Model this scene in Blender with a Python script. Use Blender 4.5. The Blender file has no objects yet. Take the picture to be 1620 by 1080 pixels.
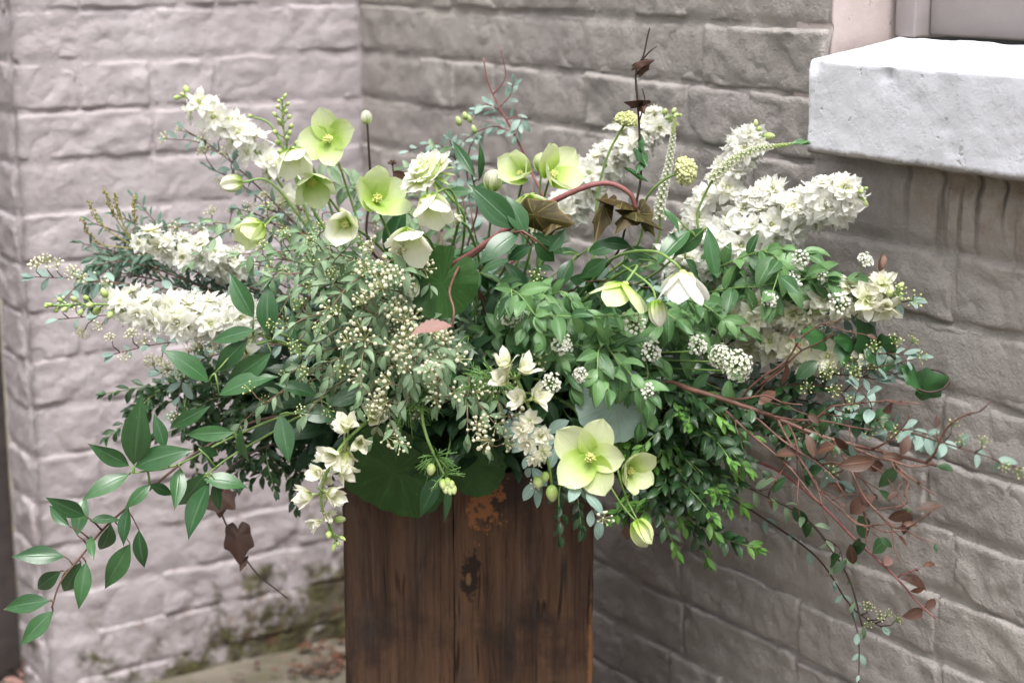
import bpy, math, random
import numpy as np
from mathutils import Vector, Matrix, noise

sc = bpy.context.scene
COL = sc.collection
R = random.Random(7)
NR = np.random.default_rng(7)

# ------------------------------------------------------------------ camera
FPX, PITCH, CAM_H = 2820.0, math.radians(12.4), 1.13
cam_d = bpy.data.cameras.new('camera')
cam_o = bpy.data.objects.new('camera', cam_d)
COL.objects.link(cam_o)
cam_o.location = (0, 0, CAM_H)
cam_o.rotation_euler = (math.pi / 2 - PITCH, 0, 0)
cam_d.sensor_width = 36
cam_d.lens = 36 * FPX / 1620
cam_d.clip_start, cam_d.clip_end = 0.05, 100
cam_d.dof.use_dof = True
cam_d.dof.focus_distance = 1.86
cam_d.dof.aperture_fstop = 4.0
sc.camera = cam_o

# ------------------------------------------------------------------ light: bright shade under an overcast sky
SUN_EL, SUN_AZ = math.radians(66), math.radians(-12)      # azimuth from -Y towards +X
to_sun = Vector((math.cos(SUN_EL) * math.sin(-SUN_AZ), -math.cos(SUN_EL) * math.cos(SUN_AZ), math.sin(SUN_EL)))
w = bpy.data.worlds.new('World')
sc.world = w
w.use_nodes = True
wn, wl = w.node_tree.nodes, w.node_tree.links
bg = wn['Background']
sky = wn.new('ShaderNodeTexSky')
sky.sky_type = 'NISHITA'
sky.sun_disc = False
sky.sun_elevation = SUN_EL
sky.sun_rotation = math.atan2(to_sun.x, to_sun.y)
sky.air_density, sky.dust_density, sky.ozone_density = 1.0, 4.0, 1.0
hs = wn.new('ShaderNodeHueSaturation')
hs.inputs['Saturation'].default_value = 0.08
wl.new(sky.outputs[0], hs.inputs['Color'])
# an overcast sky is brighter overhead than at the horizon: (1 + 2 sin elevation) / 3
tcw = wn.new('ShaderNodeTexCoord'); sxw = wn.new('ShaderNodeSeparateXYZ'); wl.new(tcw.outputs['Generated'], sxw.inputs[0])
mxw = wn.new('ShaderNodeMath'); mxw.operation = 'MAXIMUM'; wl.new(sxw.outputs['Z'], mxw.inputs[0]); mxw.inputs[1].default_value = 0.0
mdw = wn.new('ShaderNodeMath'); mdw.operation = 'MULTIPLY_ADD'; wl.new(mxw.outputs[0], mdw.inputs[0]); mdw.inputs[1].default_value = 1.0; mdw.inputs[2].default_value = 0.42
vmw = wn.new('ShaderNodeVectorMath'); vmw.operation = 'SCALE'; wl.new(hs.outputs[0], vmw.inputs[0]); wl.new(mdw.outputs[0], vmw.inputs['Scale'])
wl.new(vmw.outputs[0], bg.inputs['Color'])
bg.inputs['Strength'].default_value = 0.14
sun_d = bpy.data.lights.new('sun', 'SUN')
sun_d.energy = 1.35
sun_d.angle = math.radians(28)
sun_d.color = (1.0, 0.965, 0.93)
sun_o = bpy.data.objects.new('sun', sun_d)
COL.objects.link(sun_o)
sun_o.rotation_euler = to_sun.to_track_quat('Z', 'Y').to_euler()
sc.view_settings.view_transform = 'Standard'
sc.view_settings.look = 'None'
sc.view_settings.exposure = 1.16
sc.view_settings.gamma = 1
sc.view_settings.use_curve_mapping = False
sc.cycles.use_denoising = True
sc.cycles.max_bounces = 8
sc.cycles.transmission_bounces = 4
sc.cycles.transparent_max_bounces = 4

# ------------------------------------------------------------------ helpers
CP, SP = math.cos(PITCH), math.sin(PITCH)
CAM = Vector((0, 0, CAM_H))


def W(px, py, Y):
    """world point that the photograph (1620 x 1080) shows at px, py when it stands Y metres in front of the camera"""
    up = -(py - 540) / FPX
    d = Vector(((px - 810) / FPX, CP + up * SP, -SP + up * CP))
    return CAM + d * (Y / d.y)


def tag(o, label=None, cat=None, group=None, kind=None):
    if label: o['label'] = label
    if cat: o['category'] = cat
    if group: o['group'] = group
    if kind: o['kind'] = kind
    return o


def thing(name, loc, label, cat, group=None):
    o = bpy.data.objects.new(name, None)
    o.empty_display_size = 0.02
    o.location = loc
    COL.objects.link(o)
    return tag(o, label, cat, group)


def link(name, me, parent=None, mat=None):
    """one mesh object; mat is a world matrix (parents are never rotated)"""
    o = bpy.data.objects.new(name, me)
    if parent is not None:
        o.parent = parent
    if mat is not None:
        if parent is not None:
            m = mat.copy()
            off = parent['_w'] if '_w' in parent else parent.location
            m.translation = m.translation - Vector(off)
            o.matrix_basis = m
        else:
            o.matrix_basis = mat
    COL.objects.link(o)
    return o


def mesh(name, verts, faces, mats, uvs=None, smooth=True, midx=None):
    me = bpy.data.meshes.new(name)
    me.from_pydata([tuple(v) for v in verts], [], faces)
    if not isinstance(mats, (list, tuple)): mats = [mats]
    for m in mats: me.materials.append(m)
    n = len(me.polygons)
    if smooth: me.polygons.foreach_set('use_smooth', [True] * n)
    if midx is not None: me.polygons.foreach_set('material_index', midx)
    if uvs is not None:
        uv = me.uv_layers.new(name='UVMap')
        vi = np.empty(len(me.loops), dtype=np.int32)
        me.loops.foreach_get('vertex_index', vi)
        uv.data.foreach_set('uv', np.asarray(uvs, dtype=np.float32)[vi].ravel())
    me.update()
    return me


class MB:
    """collects pieces into one mesh"""
    def __init__(s):
        s.v, s.f, s.uv, s.mi = [], [], [], []

    def add(s, verts, faces, uvs=None, mi=0, mat=None):
        k = len(s.v)
        if mat is not None: verts = [mat @ Vector(v) for v in verts]
        s.v.extend(verts)
        s.f.extend([tuple(i + k for i in f) for f in faces])
        s.uv.extend(uvs if uvs is not None else [(0.5, 0.5)] * len(verts))
        s.mi.extend([mi] * len(faces))

    def tube(s, pts, radii, n=6, mi=0, cap=True):
        k = len(s.v)
        m = len(pts)
        t0 = (pts[1] - pts[0]).normalized()
        a = Vector((0, 0, 1)) if abs(t0.z) < 0.9 else Vector((1, 0, 0))
        x = t0.cross(a).normalized()
        for i, p in enumerate(pts):
            t = (pts[min(i + 1, m - 1)] - pts[max(i - 1, 0)])
            if t.length < 1e-9: t = t0
            t = t.normalized()
            x = (x - t * x.dot(t)).normalized()
            y = t.cross(x)
            r = radii[i]
            for j in range(n):
                an = 2 * math.pi * j / n
                s.v.append(p + x * (r * math.cos(an)) + y * (r * math.sin(an)))
                s.uv.append((j / n, i / (m - 1)))
        for i in range(m - 1):
            for j in range(n):
                j2 = (j + 1) % n
                s.f.append((k + i * n + j, k + i * n + j2, k + (i + 1) * n + j2, k + (i + 1) * n + j))
                s.mi.append(mi)
        if cap:
            s.f.append(tuple(k + j for j in range(n))[::-1]); s.mi.append(mi)
            s.f.append(tuple(k + (m - 1) * n + j for j in range(n))); s.mi.append(mi)

    def build(s, name, mats, smooth=True):
        return mesh(name, s.v, s.f, mats, s.uv, smooth, s.mi)


def smooth_path(pts, per=6):
    """Catmull-Rom through the points"""
    p = [pts[0] * 2 - pts[1]] + list(pts) + [pts[-1] * 2 - pts[-2]]
    out = []
    for i in range(1, len(p) - 2):
        for k in range(per):
            t = k / per
            a, b, c, d = p[i - 1], p[i], p[i + 1], p[i + 2]
            out.append(0.5 * ((2 * b) + (c - a) * t + (2 * a - 5 * b + 4 * c - d) * t * t + (3 * b - a - 3 * c + d) * t ** 3))
    out.append(Vector(p[-2]))
    return out


def nz(x, y, z, s=1.0, seed=0.0):
    return noise.noise(Vector((x * s + seed, y * s + seed * 1.7, z * s - seed)))


# ------------------------------------------------------------------ material helpers
def new_mat(name):
    m = bpy.data.materials.new(name)
    m.use_nodes = True
    nt = m.node_tree
    for n in list(nt.nodes): nt.nodes.remove(n)
    out = nt.nodes.new('ShaderNodeOutputMaterial')
    p = nt.nodes.new('ShaderNodeBsdfPrincipled')
    nt.links.new(p.outputs[0], out.inputs[0])
    return m, nt, p, out


class NT:
    def __init__(s, nt): s.nt = nt
    def n(s, kind, **kw):
        x = s.nt.nodes.new(kind)
        for k, v in kw.items(): setattr(x, k, v)
        return x
    def l(s, a, b): s.nt.links.new(a, b)
    def val(s, inp, v):
        if hasattr(v, 'is_output') or isinstance(v, bpy.types.NodeSocket): s.l(v, inp)
        else: inp.default_value = v
    def math(s, op, a, b=0.0, clamp=False):
        x = s.n('ShaderNodeMath', operation=op, use_clamp=clamp)
        s.val(x.inputs[0], a); s.val(x.inputs[1], b)
        return x.outputs[0]
    def mix(s, fac, a, b):
        x = s.n('ShaderNodeMix', data_type='RGBA')
        s.val(x.inputs[0], fac)
        for i, c in ((6, a), (7, b)):
            if isinstance(c, bpy.types.NodeSocket): s.l(c, x.inputs[i])
            else: x.inputs[i].default_value = (*c, 1)
        return x.outputs[2]
    def noise(s, vec, scale, detail=4, rough=0.55, out=0):
        x = s.n('ShaderNodeTexNoise')
        if vec is not None: s.l(vec, x.inputs['Vector'])
        x.inputs['Scale'].default_value = scale
        x.inputs['Detail'].default_value = detail
        x.inputs['Roughness'].default_value = rough
        return x.outputs[out]
    def ramp(s, v, lo, hi, a=0.0, b=1.0):
        x = s.n('ShaderNodeMapRange')
        s.val(x.inputs[0], v)
        for i, q in zip((1, 2, 3, 4), (lo, hi, a, b)): x.inputs[i].default_value = q
        return x.outputs[0]
    def scale(s, vec, v3):
        x = s.n('ShaderNodeMapping')
        s.l(vec, x.inputs[0]); x.inputs['Scale'].default_value = v3
        return x.outputs[0]
    def dot(s, vec, v3):
        x = s.n('ShaderNodeVectorMath', operation='DOT_PRODUCT')
        s.l(vec, x.inputs[0]); x.inputs[1].default_value = v3
        return x.outputs['Value']
    def bump(s, h, strength, dist, nrm=None):
        x = s.n('ShaderNodeBump')
        x.inputs['Strength'].default_value = strength
        x.inputs['Distance'].default_value = dist
        s.l(h, x.inputs['Height'])
        if nrm is not None: s.l(nrm, x.inputs['Normal'])
        return x.outputs[0]


# ------------------------------------------------------------------ the corner of the courtyard
CORNER = Vector((-0.240, 2.85, 0))
ER, NRM_R = Vector((.5416, -.8406, 0)), Vector((-.8406, -.5416, 0))      # right wall: along, outward
EL, NRM_L = Vector((-.8406, -.5416, 0)), Vector((.5416, -.8406, 0))      # left wall (a pier): along, outward
PIER_L = 0.561
JAMB, SILL_Z0, SILL_Z1 = 1.075, 0.917, 1.0155
COURSE = 0.0725
COURSE0 = 0.9735 - 14 * COURSE      # bottom of the lowest whole course (below the ground)


def wall_paint(name, c_hi, c_lo, c_dirt, moss=False, drips=False):
    m, nt, p, out = new_mat(name)
    q = NT(nt)
    pos = q.n('ShaderNodeNewGeometry').outputs['Position']
    n1 = q.noise(pos, 5.0, 5, 0.6)
    n2 = q.noise(pos, 38.0, 5, 0.65)
    col = q.mix(q.ramp(n1, 0.35, 0.65), c_lo, c_hi)
    col = q.mix(q.ramp(n2, 0.52, 0.72, 0, 0.35), col, c_dirt)
    n3 = q.noise(pos, 95.0, 3, 0.7)
    col = q.mix(q.ramp(n3, 0.66, 0.74, 0, 0.5), col, c_dirt)
    # scuffed pale patches of newer paint
    n5 = q.noise(pos, 14.0, 6, 0.7)
    col = q.mix(q.ramp(n5, 0.56, 0.66, 0, 0.28), col, tuple(min(1, c * 1.25) for c in c_hi))
    if moss:
        z = q.n('ShaderNodeSeparateXYZ'); q.l(pos, z.inputs[0])
        along = q.dot(pos, tuple(EL))
        base = CORNER.dot(EL)
        s = q.math('SUBTRACT', along, base)
        # growth that climbs higher near the corner than out at the pier's edge
        lim = q.ramp(s, 0.0, 0.40, 0.27, 0.05)
        h = q.math('SUBTRACT', lim, z.outputs['Z'])
        mk = q.math('ADD', q.math('MULTIPLY', h, 9.0), q.math('MULTIPLY', q.math('SUBTRACT', q.noise(pos, 16.0, 5, 0.7), 0.52), 6.5))
        mk = q.ramp(mk, 0.0, 0.9)
        mc = q.mix(q.ramp(q.noise(pos, 55.0, 4, 0.7), 0.4, 0.62), (0.035, 0.028, 0.018), (0.10, 0.095, 0.035))
        col = q.mix(mk, col, mc)
        gd = q.math('MULTIPLY', q.ramp(q.noise(q.scale(pos, (1, 1, 2.2)), 13.0, 6, 0.7), 0.50, 0.68), q.ramp(z.outputs['Z'], 0.75, 0.05))
        col = q.mix(q.math('MULTIPLY', gd, 0.6), col, (0.20, 0.17, 0.155))
        # rusty run-off at the foot of the wall
        rs = q.math('MULTIPLY', q.ramp(q.noise(pos, 22.0, 4, 0.6), 0.58, 0.68), q.ramp(z.outputs['Z'], 0.55, 0.05))
        col = q.mix(q.math('MULTIPLY', rs, 0.55), col, (0.16, 0.085, 0.05))
    if drips:
        along = q.math('SUBTRACT', q.dot(pos, tuple(ER)), CORNER.dot(ER))
        z = q.n('ShaderNodeSeparateXYZ'); q.l(pos, z.inputs[0])
        cv = q.n('ShaderNodeCombineXYZ')
        q.l(along, cv.inputs[0]); q.l(q.math('MULTIPLY', z.outputs['Z'], 0.07), cv.inputs[1])
        st = q.noise(cv.outputs[0], 62.0, 2, 0.5)
        zz = q.math('MULTIPLY', q.ramp(z.outputs['Z'], 0.80, 0.905), q.ramp(along, 1.16, 1.24))
        zz = q.math('MULTIPLY', zz, q.ramp(z.outputs['Z'], SILL_Z0 + 0.03, SILL_Z0 + 0.01))
        mk = q.math('MULTIPLY', q.ramp(st, 0.56, 0.66), zz)
        ru = q.math('MULTIPLY', q.ramp(q.noise(pos, 30.0, 4, 0.6), 0.46, 0.66), zz)
        col = q.mix(q.math('MULTIPLY', zz, 0.35), col, (0.30, 0.235, 0.175))
        col = q.mix(q.math('MULTIPLY', ru, 0.65), col, (0.18, 0.115, 0.07))
        col = q.mix(q.math('MULTIPLY', mk, 0.85), col, (0.035, 0.024, 0.018))
        # grime in a band under the sill
        gb = q.math('MULTIPLY', q.ramp(q.math('ADD', z.outputs['Z'], q.math('MULTIPLY', q.noise(pos, 40, 3), 0.02)), 0.905, 0.925), q.ramp(along, 1.07, 1.10))
        gb = q.math('MULTIPLY', gb, q.ramp(z.outputs['Z'], SILL_Z0 + 0.03, SILL_Z0 + 0.01))
        col = q.mix(q.math('MULTIPLY', gb, 0.6), col, (0.07, 0.05, 0.035))
    q.l(col, p.inputs['Base Color'])
    p.inputs['Roughness'].default_value = 0.62
    p.inputs['Specular IOR Level'].default_value = 0.35
    fl = q.ramp(q.noise(pos, 48.0, 6, 0.62), 0.49, 0.53)
    gr = q.math('ADD', q.noise(pos, 36.0, 7, 0.66), q.math('MULTIPLY', fl, 0.16))
    pit = q.ramp(q.noise(pos, 120.0, 3, 0.6), 0.64, 0.70)
    gr = q.math('SUBTRACT', gr, q.math('MULTIPLY', pit, 0.25))
    b1 = q.bump(gr, 0.5, 0.007)
    b2 = q.bump(q.math('ADD', q.noise(pos, 190.0, 5, 0.65), q.math('MULTIPLY', q.noise(pos, 480.0, 3, 0.6), 0.5)), 0.7, 0.0022, b1)
    q.l(b2, p.inputs['Normal'])
    return m


M_LEFT = wall_paint('mauve_grey_paint', (0.455, 0.410, 0.423), (0.405, 0.358, 0.370), (0.25, 0.20, 0.20), moss=True)
M_RIGHT = wall_paint('warm_grey_paint', (0.375, 0.345, 0.322), (0.315, 0.286, 0.275), (0.195, 0.165, 0.145), drips=True)


def sstep(a, b, x):
    t = max(0.0, min(1.0, (x - a) / (b - a)))
    return t * t * (3 - 2 * t)


def paint_relief(u, v, seed):
    """old masonry under many coats of paint: hollows, drags, flaked edges and cracks"""
    h = 0.0034 * nz(u, v, seed, 11) + 0.0022 * nz(u, v * 1.5, seed + 5, 30) + 0.0013 * nz(u, v, seed + 9, 80)
    n1 = nz(u * 0.8 + v * 0.5, v, seed + 60, 24)
    h += 0.0017 * (sstep(0.02, 0.09, n1) - 0.5)                 # lips where a coat has flaked
    n2 = nz(u, v * 1.3, seed + 80, 40)
    h -= 0.0016 * sstep(0.16, 0.24, n2)
    n3 = abs(nz(u * 1.2, v, seed + 90, 15))
    h -= 0.0026 * max(0.0, 1 - n3 / 0.035) * sstep(-0.1, 0.25, nz(u, v, seed + 95, 9))   # cracks
    k = nz(u, v, seed + 20, 20)
    if k > 0.30: h -= 0.014 * (k - 0.30)
    return h


def brick_mesh(wd, ht, seed, mat, flat=1.0, r=0.0042):
    nx = max(8, int(wd / 0.0058)); ny = 12
    us = [0, 0.002, 0.0045]
    us = us + list(np.linspace(0.008, wd - 0.008, nx)) + [wd - x for x in us[::-1]]
    vs = [0, 0.002, 0.0045]
    vs = vs + list(np.linspace(0.008, ht - 0.008, ny)) + [ht - x for x in vs[::-1]]
    V, UV = [], []
    chip = R.random() < 0.5
    cx, cy = R.choice((0.0, wd)), R.choice((0.0, ht))
    for v in vs:
        for u in us:
            du, dv = min(u, wd - u), min(v, ht - v)
            d = min(du * 1.0, dv)
            d2 = max(0.0, d + (0.0022 * nz(u, v, seed, 45) if d > 0 else 0))
            e = 1 - min(1.0, d2 / r)
            hgt = -0.012 * (e ** 2.0) + flat * paint_relief(u, v, seed)
            if chip:
                dc = math.hypot(u - cx, (v - cy) * 1.3) + 0.012 * nz(u, v, seed, 50)
                hgt -= 0.006 * sstep(0.030, 0.018, dc) if dc < 0.03 else 0
            ou = 0.0030 * nz(u, v, seed + 31, 18); ov = 0.0034 * nz(u, v, seed + 47, 12) + 0.0012 * nz(u, v, seed + 48, 50)
            V.append((u - wd / 2 + ou, hgt, v - ht / 2 + ov))
            UV.append((u, v))
    a, b = len(us), len(vs)
    Fc = [(j * a + i, j * a + i + 1, (j + 1) * a + i + 1, (j + 1) * a + i) for j in range(b - 1) for i in range(a - 1)]
    return mesh('brick', V, Fc, mat, UV)


def frame(e, n):
    """matrix: local x along the wall (so that x, y=outward, z=up is right handed), y outward"""
    x = n.cross(Vector((0, 0, 1)))      # y x z = x
    m = Matrix.Identity(4)
    for i, a in enumerate((x, n, Vector((0, 0, 1)))):
        m[0][i], m[1][i], m[2][i] = a
    return m


def brick_wall(name, label, origin, e, n, length, z_top, mat, hole=None, phase=0.0, seed=0, length_bricks=0.218, bed_at=-0.0035, proud=0.0032, flat=1.0, lean=(-0.06, 0.01)):
    root = thing(name, origin, label, 'wall')
    Mx = frame(e, n)
    flip = Mx.to_3x3() @ Vector((1, 0, 0))
    sgn = 1 if flip.dot(e) > 0 else -1
    k = 0
    z = COURSE0
    row = 0
    while z < z_top:
        t = -phase * length_bricks - (0.109 if row % 2 else 0) + R.uniform(-0.02, 0.02)
        header = (row % 5 == 3)
        while t < length:
            wd = length_bricks * (0.49 if (header or R.random() < 0.1) else 1.0) + R.uniform(-0.006, 0.006)
            a, b = max(t, 0.0), min(t + wd, length)
            t += wd
            if b - a < 0.03: continue
            segs = [(a, b)]
            if hole and z + COURSE > hole[1] - 0.02:
                if a > hole[0]: continue
                if b > hole[0]: segs = [(a, hole[0])]
            for a, b in segs:
                if b - a < 0.03: continue
                bw, bh = b - a + R.uniform(-0.003, 0.002), COURSE - R.uniform(-0.001, 0.004)
                under = hole and a > hole[0] - 0.05 and hole[1] - 0.10 < z < hole[1]
                me = brick_mesh(bw, bh, R.uniform(0, 500), mat, 0.45 if under else flat)
                c = origin + e * ((a + b) / 2) + n * (0.001 if under else R.uniform(-proud, proud)) + Vector((0, 0, z + COURSE / 2 + R.uniform(-0.0015, 0.0015)))
                m = Matrix.Translation(c) @ Mx @ Matrix.Rotation(R.uniform(*lean) * (0.2 if under else 1), 4, 'X') @ Matrix.Rotation(R.uniform(-0.012, 0.012), 4, 'Z') @ Matrix.Rotation(R.uniform(-0.012, 0.012), 4, 'Y')
                link('brick', me, root, m)
        z += COURSE; row += 1
    # the paint-filled mortar bed behind the bricks
    def bed(t0, t1, z0, z1):
        st = 0.006
        nx, ny = max(2, int((t1 - t0) / st)), max(2, int((z1 - z0) / st))
        V, UV = [], []
        for j in range(ny + 1):
            for i in range(nx + 1):
                t, zz = t0 + (t1 - t0) * i / nx, z0 + (z1 - z0) * j / ny
                q_ = abs(((zz - COURSE0) / COURSE + 0.5) % 1.0 - 0.5) * COURSE          # distance from the nearest bed joint
                h = (-0.0006 + (bed_at + 0.0006) * sstep(0.012, 0.003, q_) if bed_at < -0.001 else bed_at) + 0.0030 * nz(t, zz, seed, 26) + 0.0030 * nz(t, zz, seed + 4, 8) + 0.0016 * nz(t, zz, seed, 80)
                V.append(e * t + n * h + Vector((0, 0, zz))); UV.append((t, zz))
        a = nx + 1
        Fc = [(j * a + i, j * a + i + 1, (j + 1) * a + i + 1, (j + 1) * a + i) for j in range(ny) for i in range(nx)]
        if (e.cross(Vector((0, 0, 1)))).dot(n) < 0: Fc = [f[::-1] for f in Fc]
        link('mortar', mesh('mortar', V, Fc, mat, UV), root, Matrix.Translation(origin))
    if hole:
        bed(-0.02, hole[0], -0.1, z_top); bed(hole[0], length, -0.1, hole[1])
    else:
        bed(-0.015, length, -0.1, z_top)
    return root


brick_wall('brick_wall', 'mauve grey painted brick pier on the left, lit and mossy at its foot', CORNER, EL, NRM_L, PIER_L, 1.62, M_LEFT, phase=0.35, seed=3, bed_at=-0.0022, proud=0.0020, flat=0.8, lean=(-0.035, 0.015))
brick_wall('brick_wall', 'warm grey painted brick wall running from the corner under the white window sill', CORNER, ER, NRM_R, 2.15, 1.62, M_RIGHT, hole=(JAMB, SILL_Z0), phase=0.1, seed=11, bed_at=-0.0046, proud=0.0030, flat=0.85, lean=(-0.09, 0.0))
# the pier's own left side, running away from the camera
PE = CORNER + EL * PIER_L
E2, N2 = -ER, EL.copy()
brick_wall('brick_wall', 'shaded narrow side of the brick pier at the far left edge', PE, E2, N2, 0.115, 1.62, M_LEFT, phase=0.5, seed=17, length_bricks=0.23)

# ------------------------------------------------------------------ window above the sill
def block(u0, u1, n0, n1, z0, z1, org, e, n, mat, rr=0.004, amp=0.0012, st=0.02, slope=0.0, dents=(), name='block', seed=0.0):
    """a solid block in wall coordinates with softened, slightly worn edges; its top falls by `slope` towards the front"""
    def seg(a, b):
        L = b - a
        k = max(2, int(L / st))
        s = [a, a + min(rr * 0.4, L * .1), a + min(rr, L * .25)]
        return s + list(np.linspace(a, b, k + 1)[1:-1][(lambda arr: (arr > a + rr * 1.5) & (arr < b - rr * 1.5))(np.linspace(a, b, k + 1)[1:-1])]) + [b - min(rr, L * .25), b - min(rr * 0.4, L * .1), b]
    U, N, Z = seg(u0, u1), seg(n0, n1), seg(z0, z1)
    idx, V = {}, []
    def vert(i, j, k):
        if (i, j, k) in idx: return idx[(i, j, k)]
        u, nn, z = U[i], N[j], Z[k]
        c = [min(max(u, u0 + rr), u1 - rr), min(max(nn, n0 + rr), n1 - rr), min(max(z, z0 + rr), z1 - rr)]
        d = Vector((u - c[0], nn - c[1], z - c[2]))
        if d.length > 1e-9:
            d = d.normalized() * rr
            u, nn, z = c[0] + d.x, c[1] + d.y, c[2] + d.z
        s = amp * (nz(u, nn, z, 24, seed) * 1.2 + nz(u, nn, z, 75, seed + 3) * 0.6)
        g = d.normalized() if d.length > 1e-9 else Vector((0, 0, 0))
        u += g.x * s; nn += g.y * s; z += g.z * s
        z -= slope * ((nn - n0) / (n1 - n0)) * (z - z0) / (z1 - z0)
        for du, dz, rad, dep in dents:
            q = math.hypot(u - du, z - dz)
            if nn > n1 - 0.012 and q < rad: nn -= dep * (1 - (q / rad) ** 2)
        idx[(i, j, k)] = len(V)
        V.append(e * u + n * nn + Vector((0, 0, z)))
        return idx[(i, j, k)]
    a, b, c = len(U), len(N), len(Z)
    Fc = []
    for i in range(a - 1):
        for j in range(b - 1):
            for k, fl in ((0, 1), (c - 1, 0)):
                f = [vert(i, j, k), vert(i + 1, j, k), vert(i + 1, j + 1, k), vert(i, j + 1, k)]
                Fc.append(tuple(f[::-1] if fl else f))
    for i in range(a - 1):
        for k in range(c - 1):
            for j, fl in ((0, 0), (b - 1, 1)):
                f = [vert(i, j, k), vert(i + 1, j, k), vert(i + 1, j, k + 1), vert(i, j, k + 1)]
                Fc.append(tuple(f[::-1] if fl else f))
    for j in range(b - 1):
        for k in range(c - 1):
            for i, fl in ((0, 1), (a - 1, 0)):
                f = [vert(i, j, k), vert(i, j + 1, k), vert(i, j + 1, k + 1), vert(i, j, k + 1)]
                Fc.append(tuple(f[::-1] if fl else f))
    if e.cross(n).z < 0: Fc = [f[::-1] for f in Fc]
    return mesh(name, V, Fc, mat)


def plain_paint(name, c, c2, scale=30.0, rough=0.55, bump=0.3, spots=None):
    m, nt, p, out = new_mat(name)
    q = NT(nt)
    pos = q.n('ShaderNodeNewGeometry').outputs['Position']
    col = q.mix(q.ramp(q.noise(pos, scale, 5, 0.6), 0.35, 0.7), c, c2)
    if spots:
        col = q.mix(q.ramp(q.noise(pos, 70.0, 4, 0.7), 0.66, 0.72, 0, 0.7), col, spots)
    q.l(col, p.inputs['Base Color'])
    p.inputs['Roughness'].default_value = rough
    q.l(q.bump(q.noise(pos, 120.0, 5, 0.6), bump, 0.002, q.bump(q.noise(pos, 28.0, 4, 0.6), bump, 0.006)), p.inputs['Normal'])
    return m


M_SILL = plain_paint('white_stone_paint', (0.64, 0.645, 0.70), (0.59, 0.595, 0.645), 22, 0.65, 0.30, (0.40, 0.38, 0.37))
_q = NT(M_SILL.node_tree)
_p = next(n for n in M_SILL.node_tree.nodes if n.type == 'BSDF_PRINCIPLED')
_pos = _q.n('ShaderNodeNewGeometry').outputs['Position']
_h = _q.math('SUBTRACT', _q.noise(_pos, 90.0, 6, 0.7), _q.math('MULTIPLY', _q.ramp(_q.noise(_pos, 75.0, 2, 0.5), 0.68, 0.73), 0.8))
_h = _q.math('ADD', _h, _q.math('MULTIPLY', _q.ramp(_q.noise(_pos, 26.0, 6, 0.62), 0.50, 0.53), 0.22))
_q.l(_q.bump(_h, 0.34, 0.0036), _p.inputs['Normal'])
_sep = _q.n('ShaderNodeSeparateXYZ'); _q.l(_pos, _sep.inputs[0])
_c0 = _p.inputs['Base Color'].links[0].from_socket
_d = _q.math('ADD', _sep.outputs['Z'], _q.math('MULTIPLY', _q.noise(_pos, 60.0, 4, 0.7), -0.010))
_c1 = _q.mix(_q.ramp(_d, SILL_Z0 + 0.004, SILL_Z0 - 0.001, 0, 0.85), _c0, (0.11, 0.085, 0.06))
_c2 = _q.mix(_q.ramp(_q.noise(_pos, 75.0, 2, 0.5), 0.70, 0.74, 0, 0.6), _c1, (0.30, 0.28, 0.27))
_c3 = _q.mix(_q.ramp(_q.noise(_pos, 9.0, 5, 0.7), 0.54, 0.70, 0, 0.18), _c2, (0.45, 0.43, 0.43))
_q.l(_c3, _p.inputs['Base Color'])
M_JAMB = plain_paint('pinkish_plaster', (0.47, 0.40, 0.385), (0.39, 0.325, 0.31), 20, 0.6, 0.3, (0.20, 0.13, 0.10))
M_FRAME = plain_paint('grey_joinery_paint', (0.30, 0.268, 0.262), (0.27, 0.24, 0.235), 25, 0.5, 0.12)
M_DARK = plain_paint('recess_dark', (0.035, 0.028, 0.026), (0.06, 0.045, 0.04), 40, 0.8, 0.3)  # near-black: the doorway recess's shade as colour; also the strip beside the window frame

win = thing('window', CORNER, 'thick white stone sill with chipped edge below a grey window frame', 'window')
wm = Matrix.Translation(CORNER)
def wpart(name, me): return link(name, me, win, wm)
sill = wpart('sill', block(JAMB + 0.013, 2.1, -0.092, 0.040, SILL_Z0, 1.036, CORNER, ER, NRM_R, M_SILL, 0.0036, 0.0016, 0.0065, slope=0.0205,
             dents=((1.205, 1.006, 0.008, 0.006), (1.10, 0.955, 0.006, 0.003), (1.30, 0.94, 0.006, 0.003), (1.285, 0.962, 0.004, 0.002), (1.098, 1.012, 0.012, 0.006), (1.25, 0.985, 0.007, 0.0025)), name='sill', seed=4.0))
wpart('reveal', block(JAMB - 0.06, JAMB, -0.13, -0.004, SILL_Z0 - 0.0, 1.62, CORNER, ER, NRM_R, M_JAMB, 0.004, 0.0015, 0.02, name='reveal', seed=9.0))
fr = wpart('frame', block(JAMB + 0.009, JAMB + 0.040, -0.150, -0.086, 1.036, 1.62, CORNER, ER, NRM_R, M_FRAME, 0.003, 0.0006, 0.03, name='frame', seed=12.0))
wpart('panel', block(JAMB + 0.042, 2.1, -0.160, -0.106, 1.038, 1.62, CORNER, ER, NRM_R, M_FRAME, 0.003, 0.0006, 0.04, name='panel', seed=15.0))
wpart('dark_gap', block(JAMB + 0.0005, JAMB + 0.0085, -0.15, -0.100, 1.034, 1.62, CORNER, ER, NRM_R, M_DARK, 0.002, 0.0008, 0.03, name='dark_gap', seed=16.0))  # solid near-black strip filling the gap between reveal and frame

# doorway recess beyond the pier: its shade is put into the panel's near-black colour
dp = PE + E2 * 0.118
door = thing('doorway', dp, 'near black panel coloured as a shaded door recess past the left edge of the pier', 'door')
link('door_panel', block(0, 0.9, -0.05, 0.0, 0.02, 1.62, dp, EL, NRM_L, M_DARK, 0.004, 0.0006, 0.06, name='door_panel', seed=2.0), door, Matrix.Translation(dp))

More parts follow.
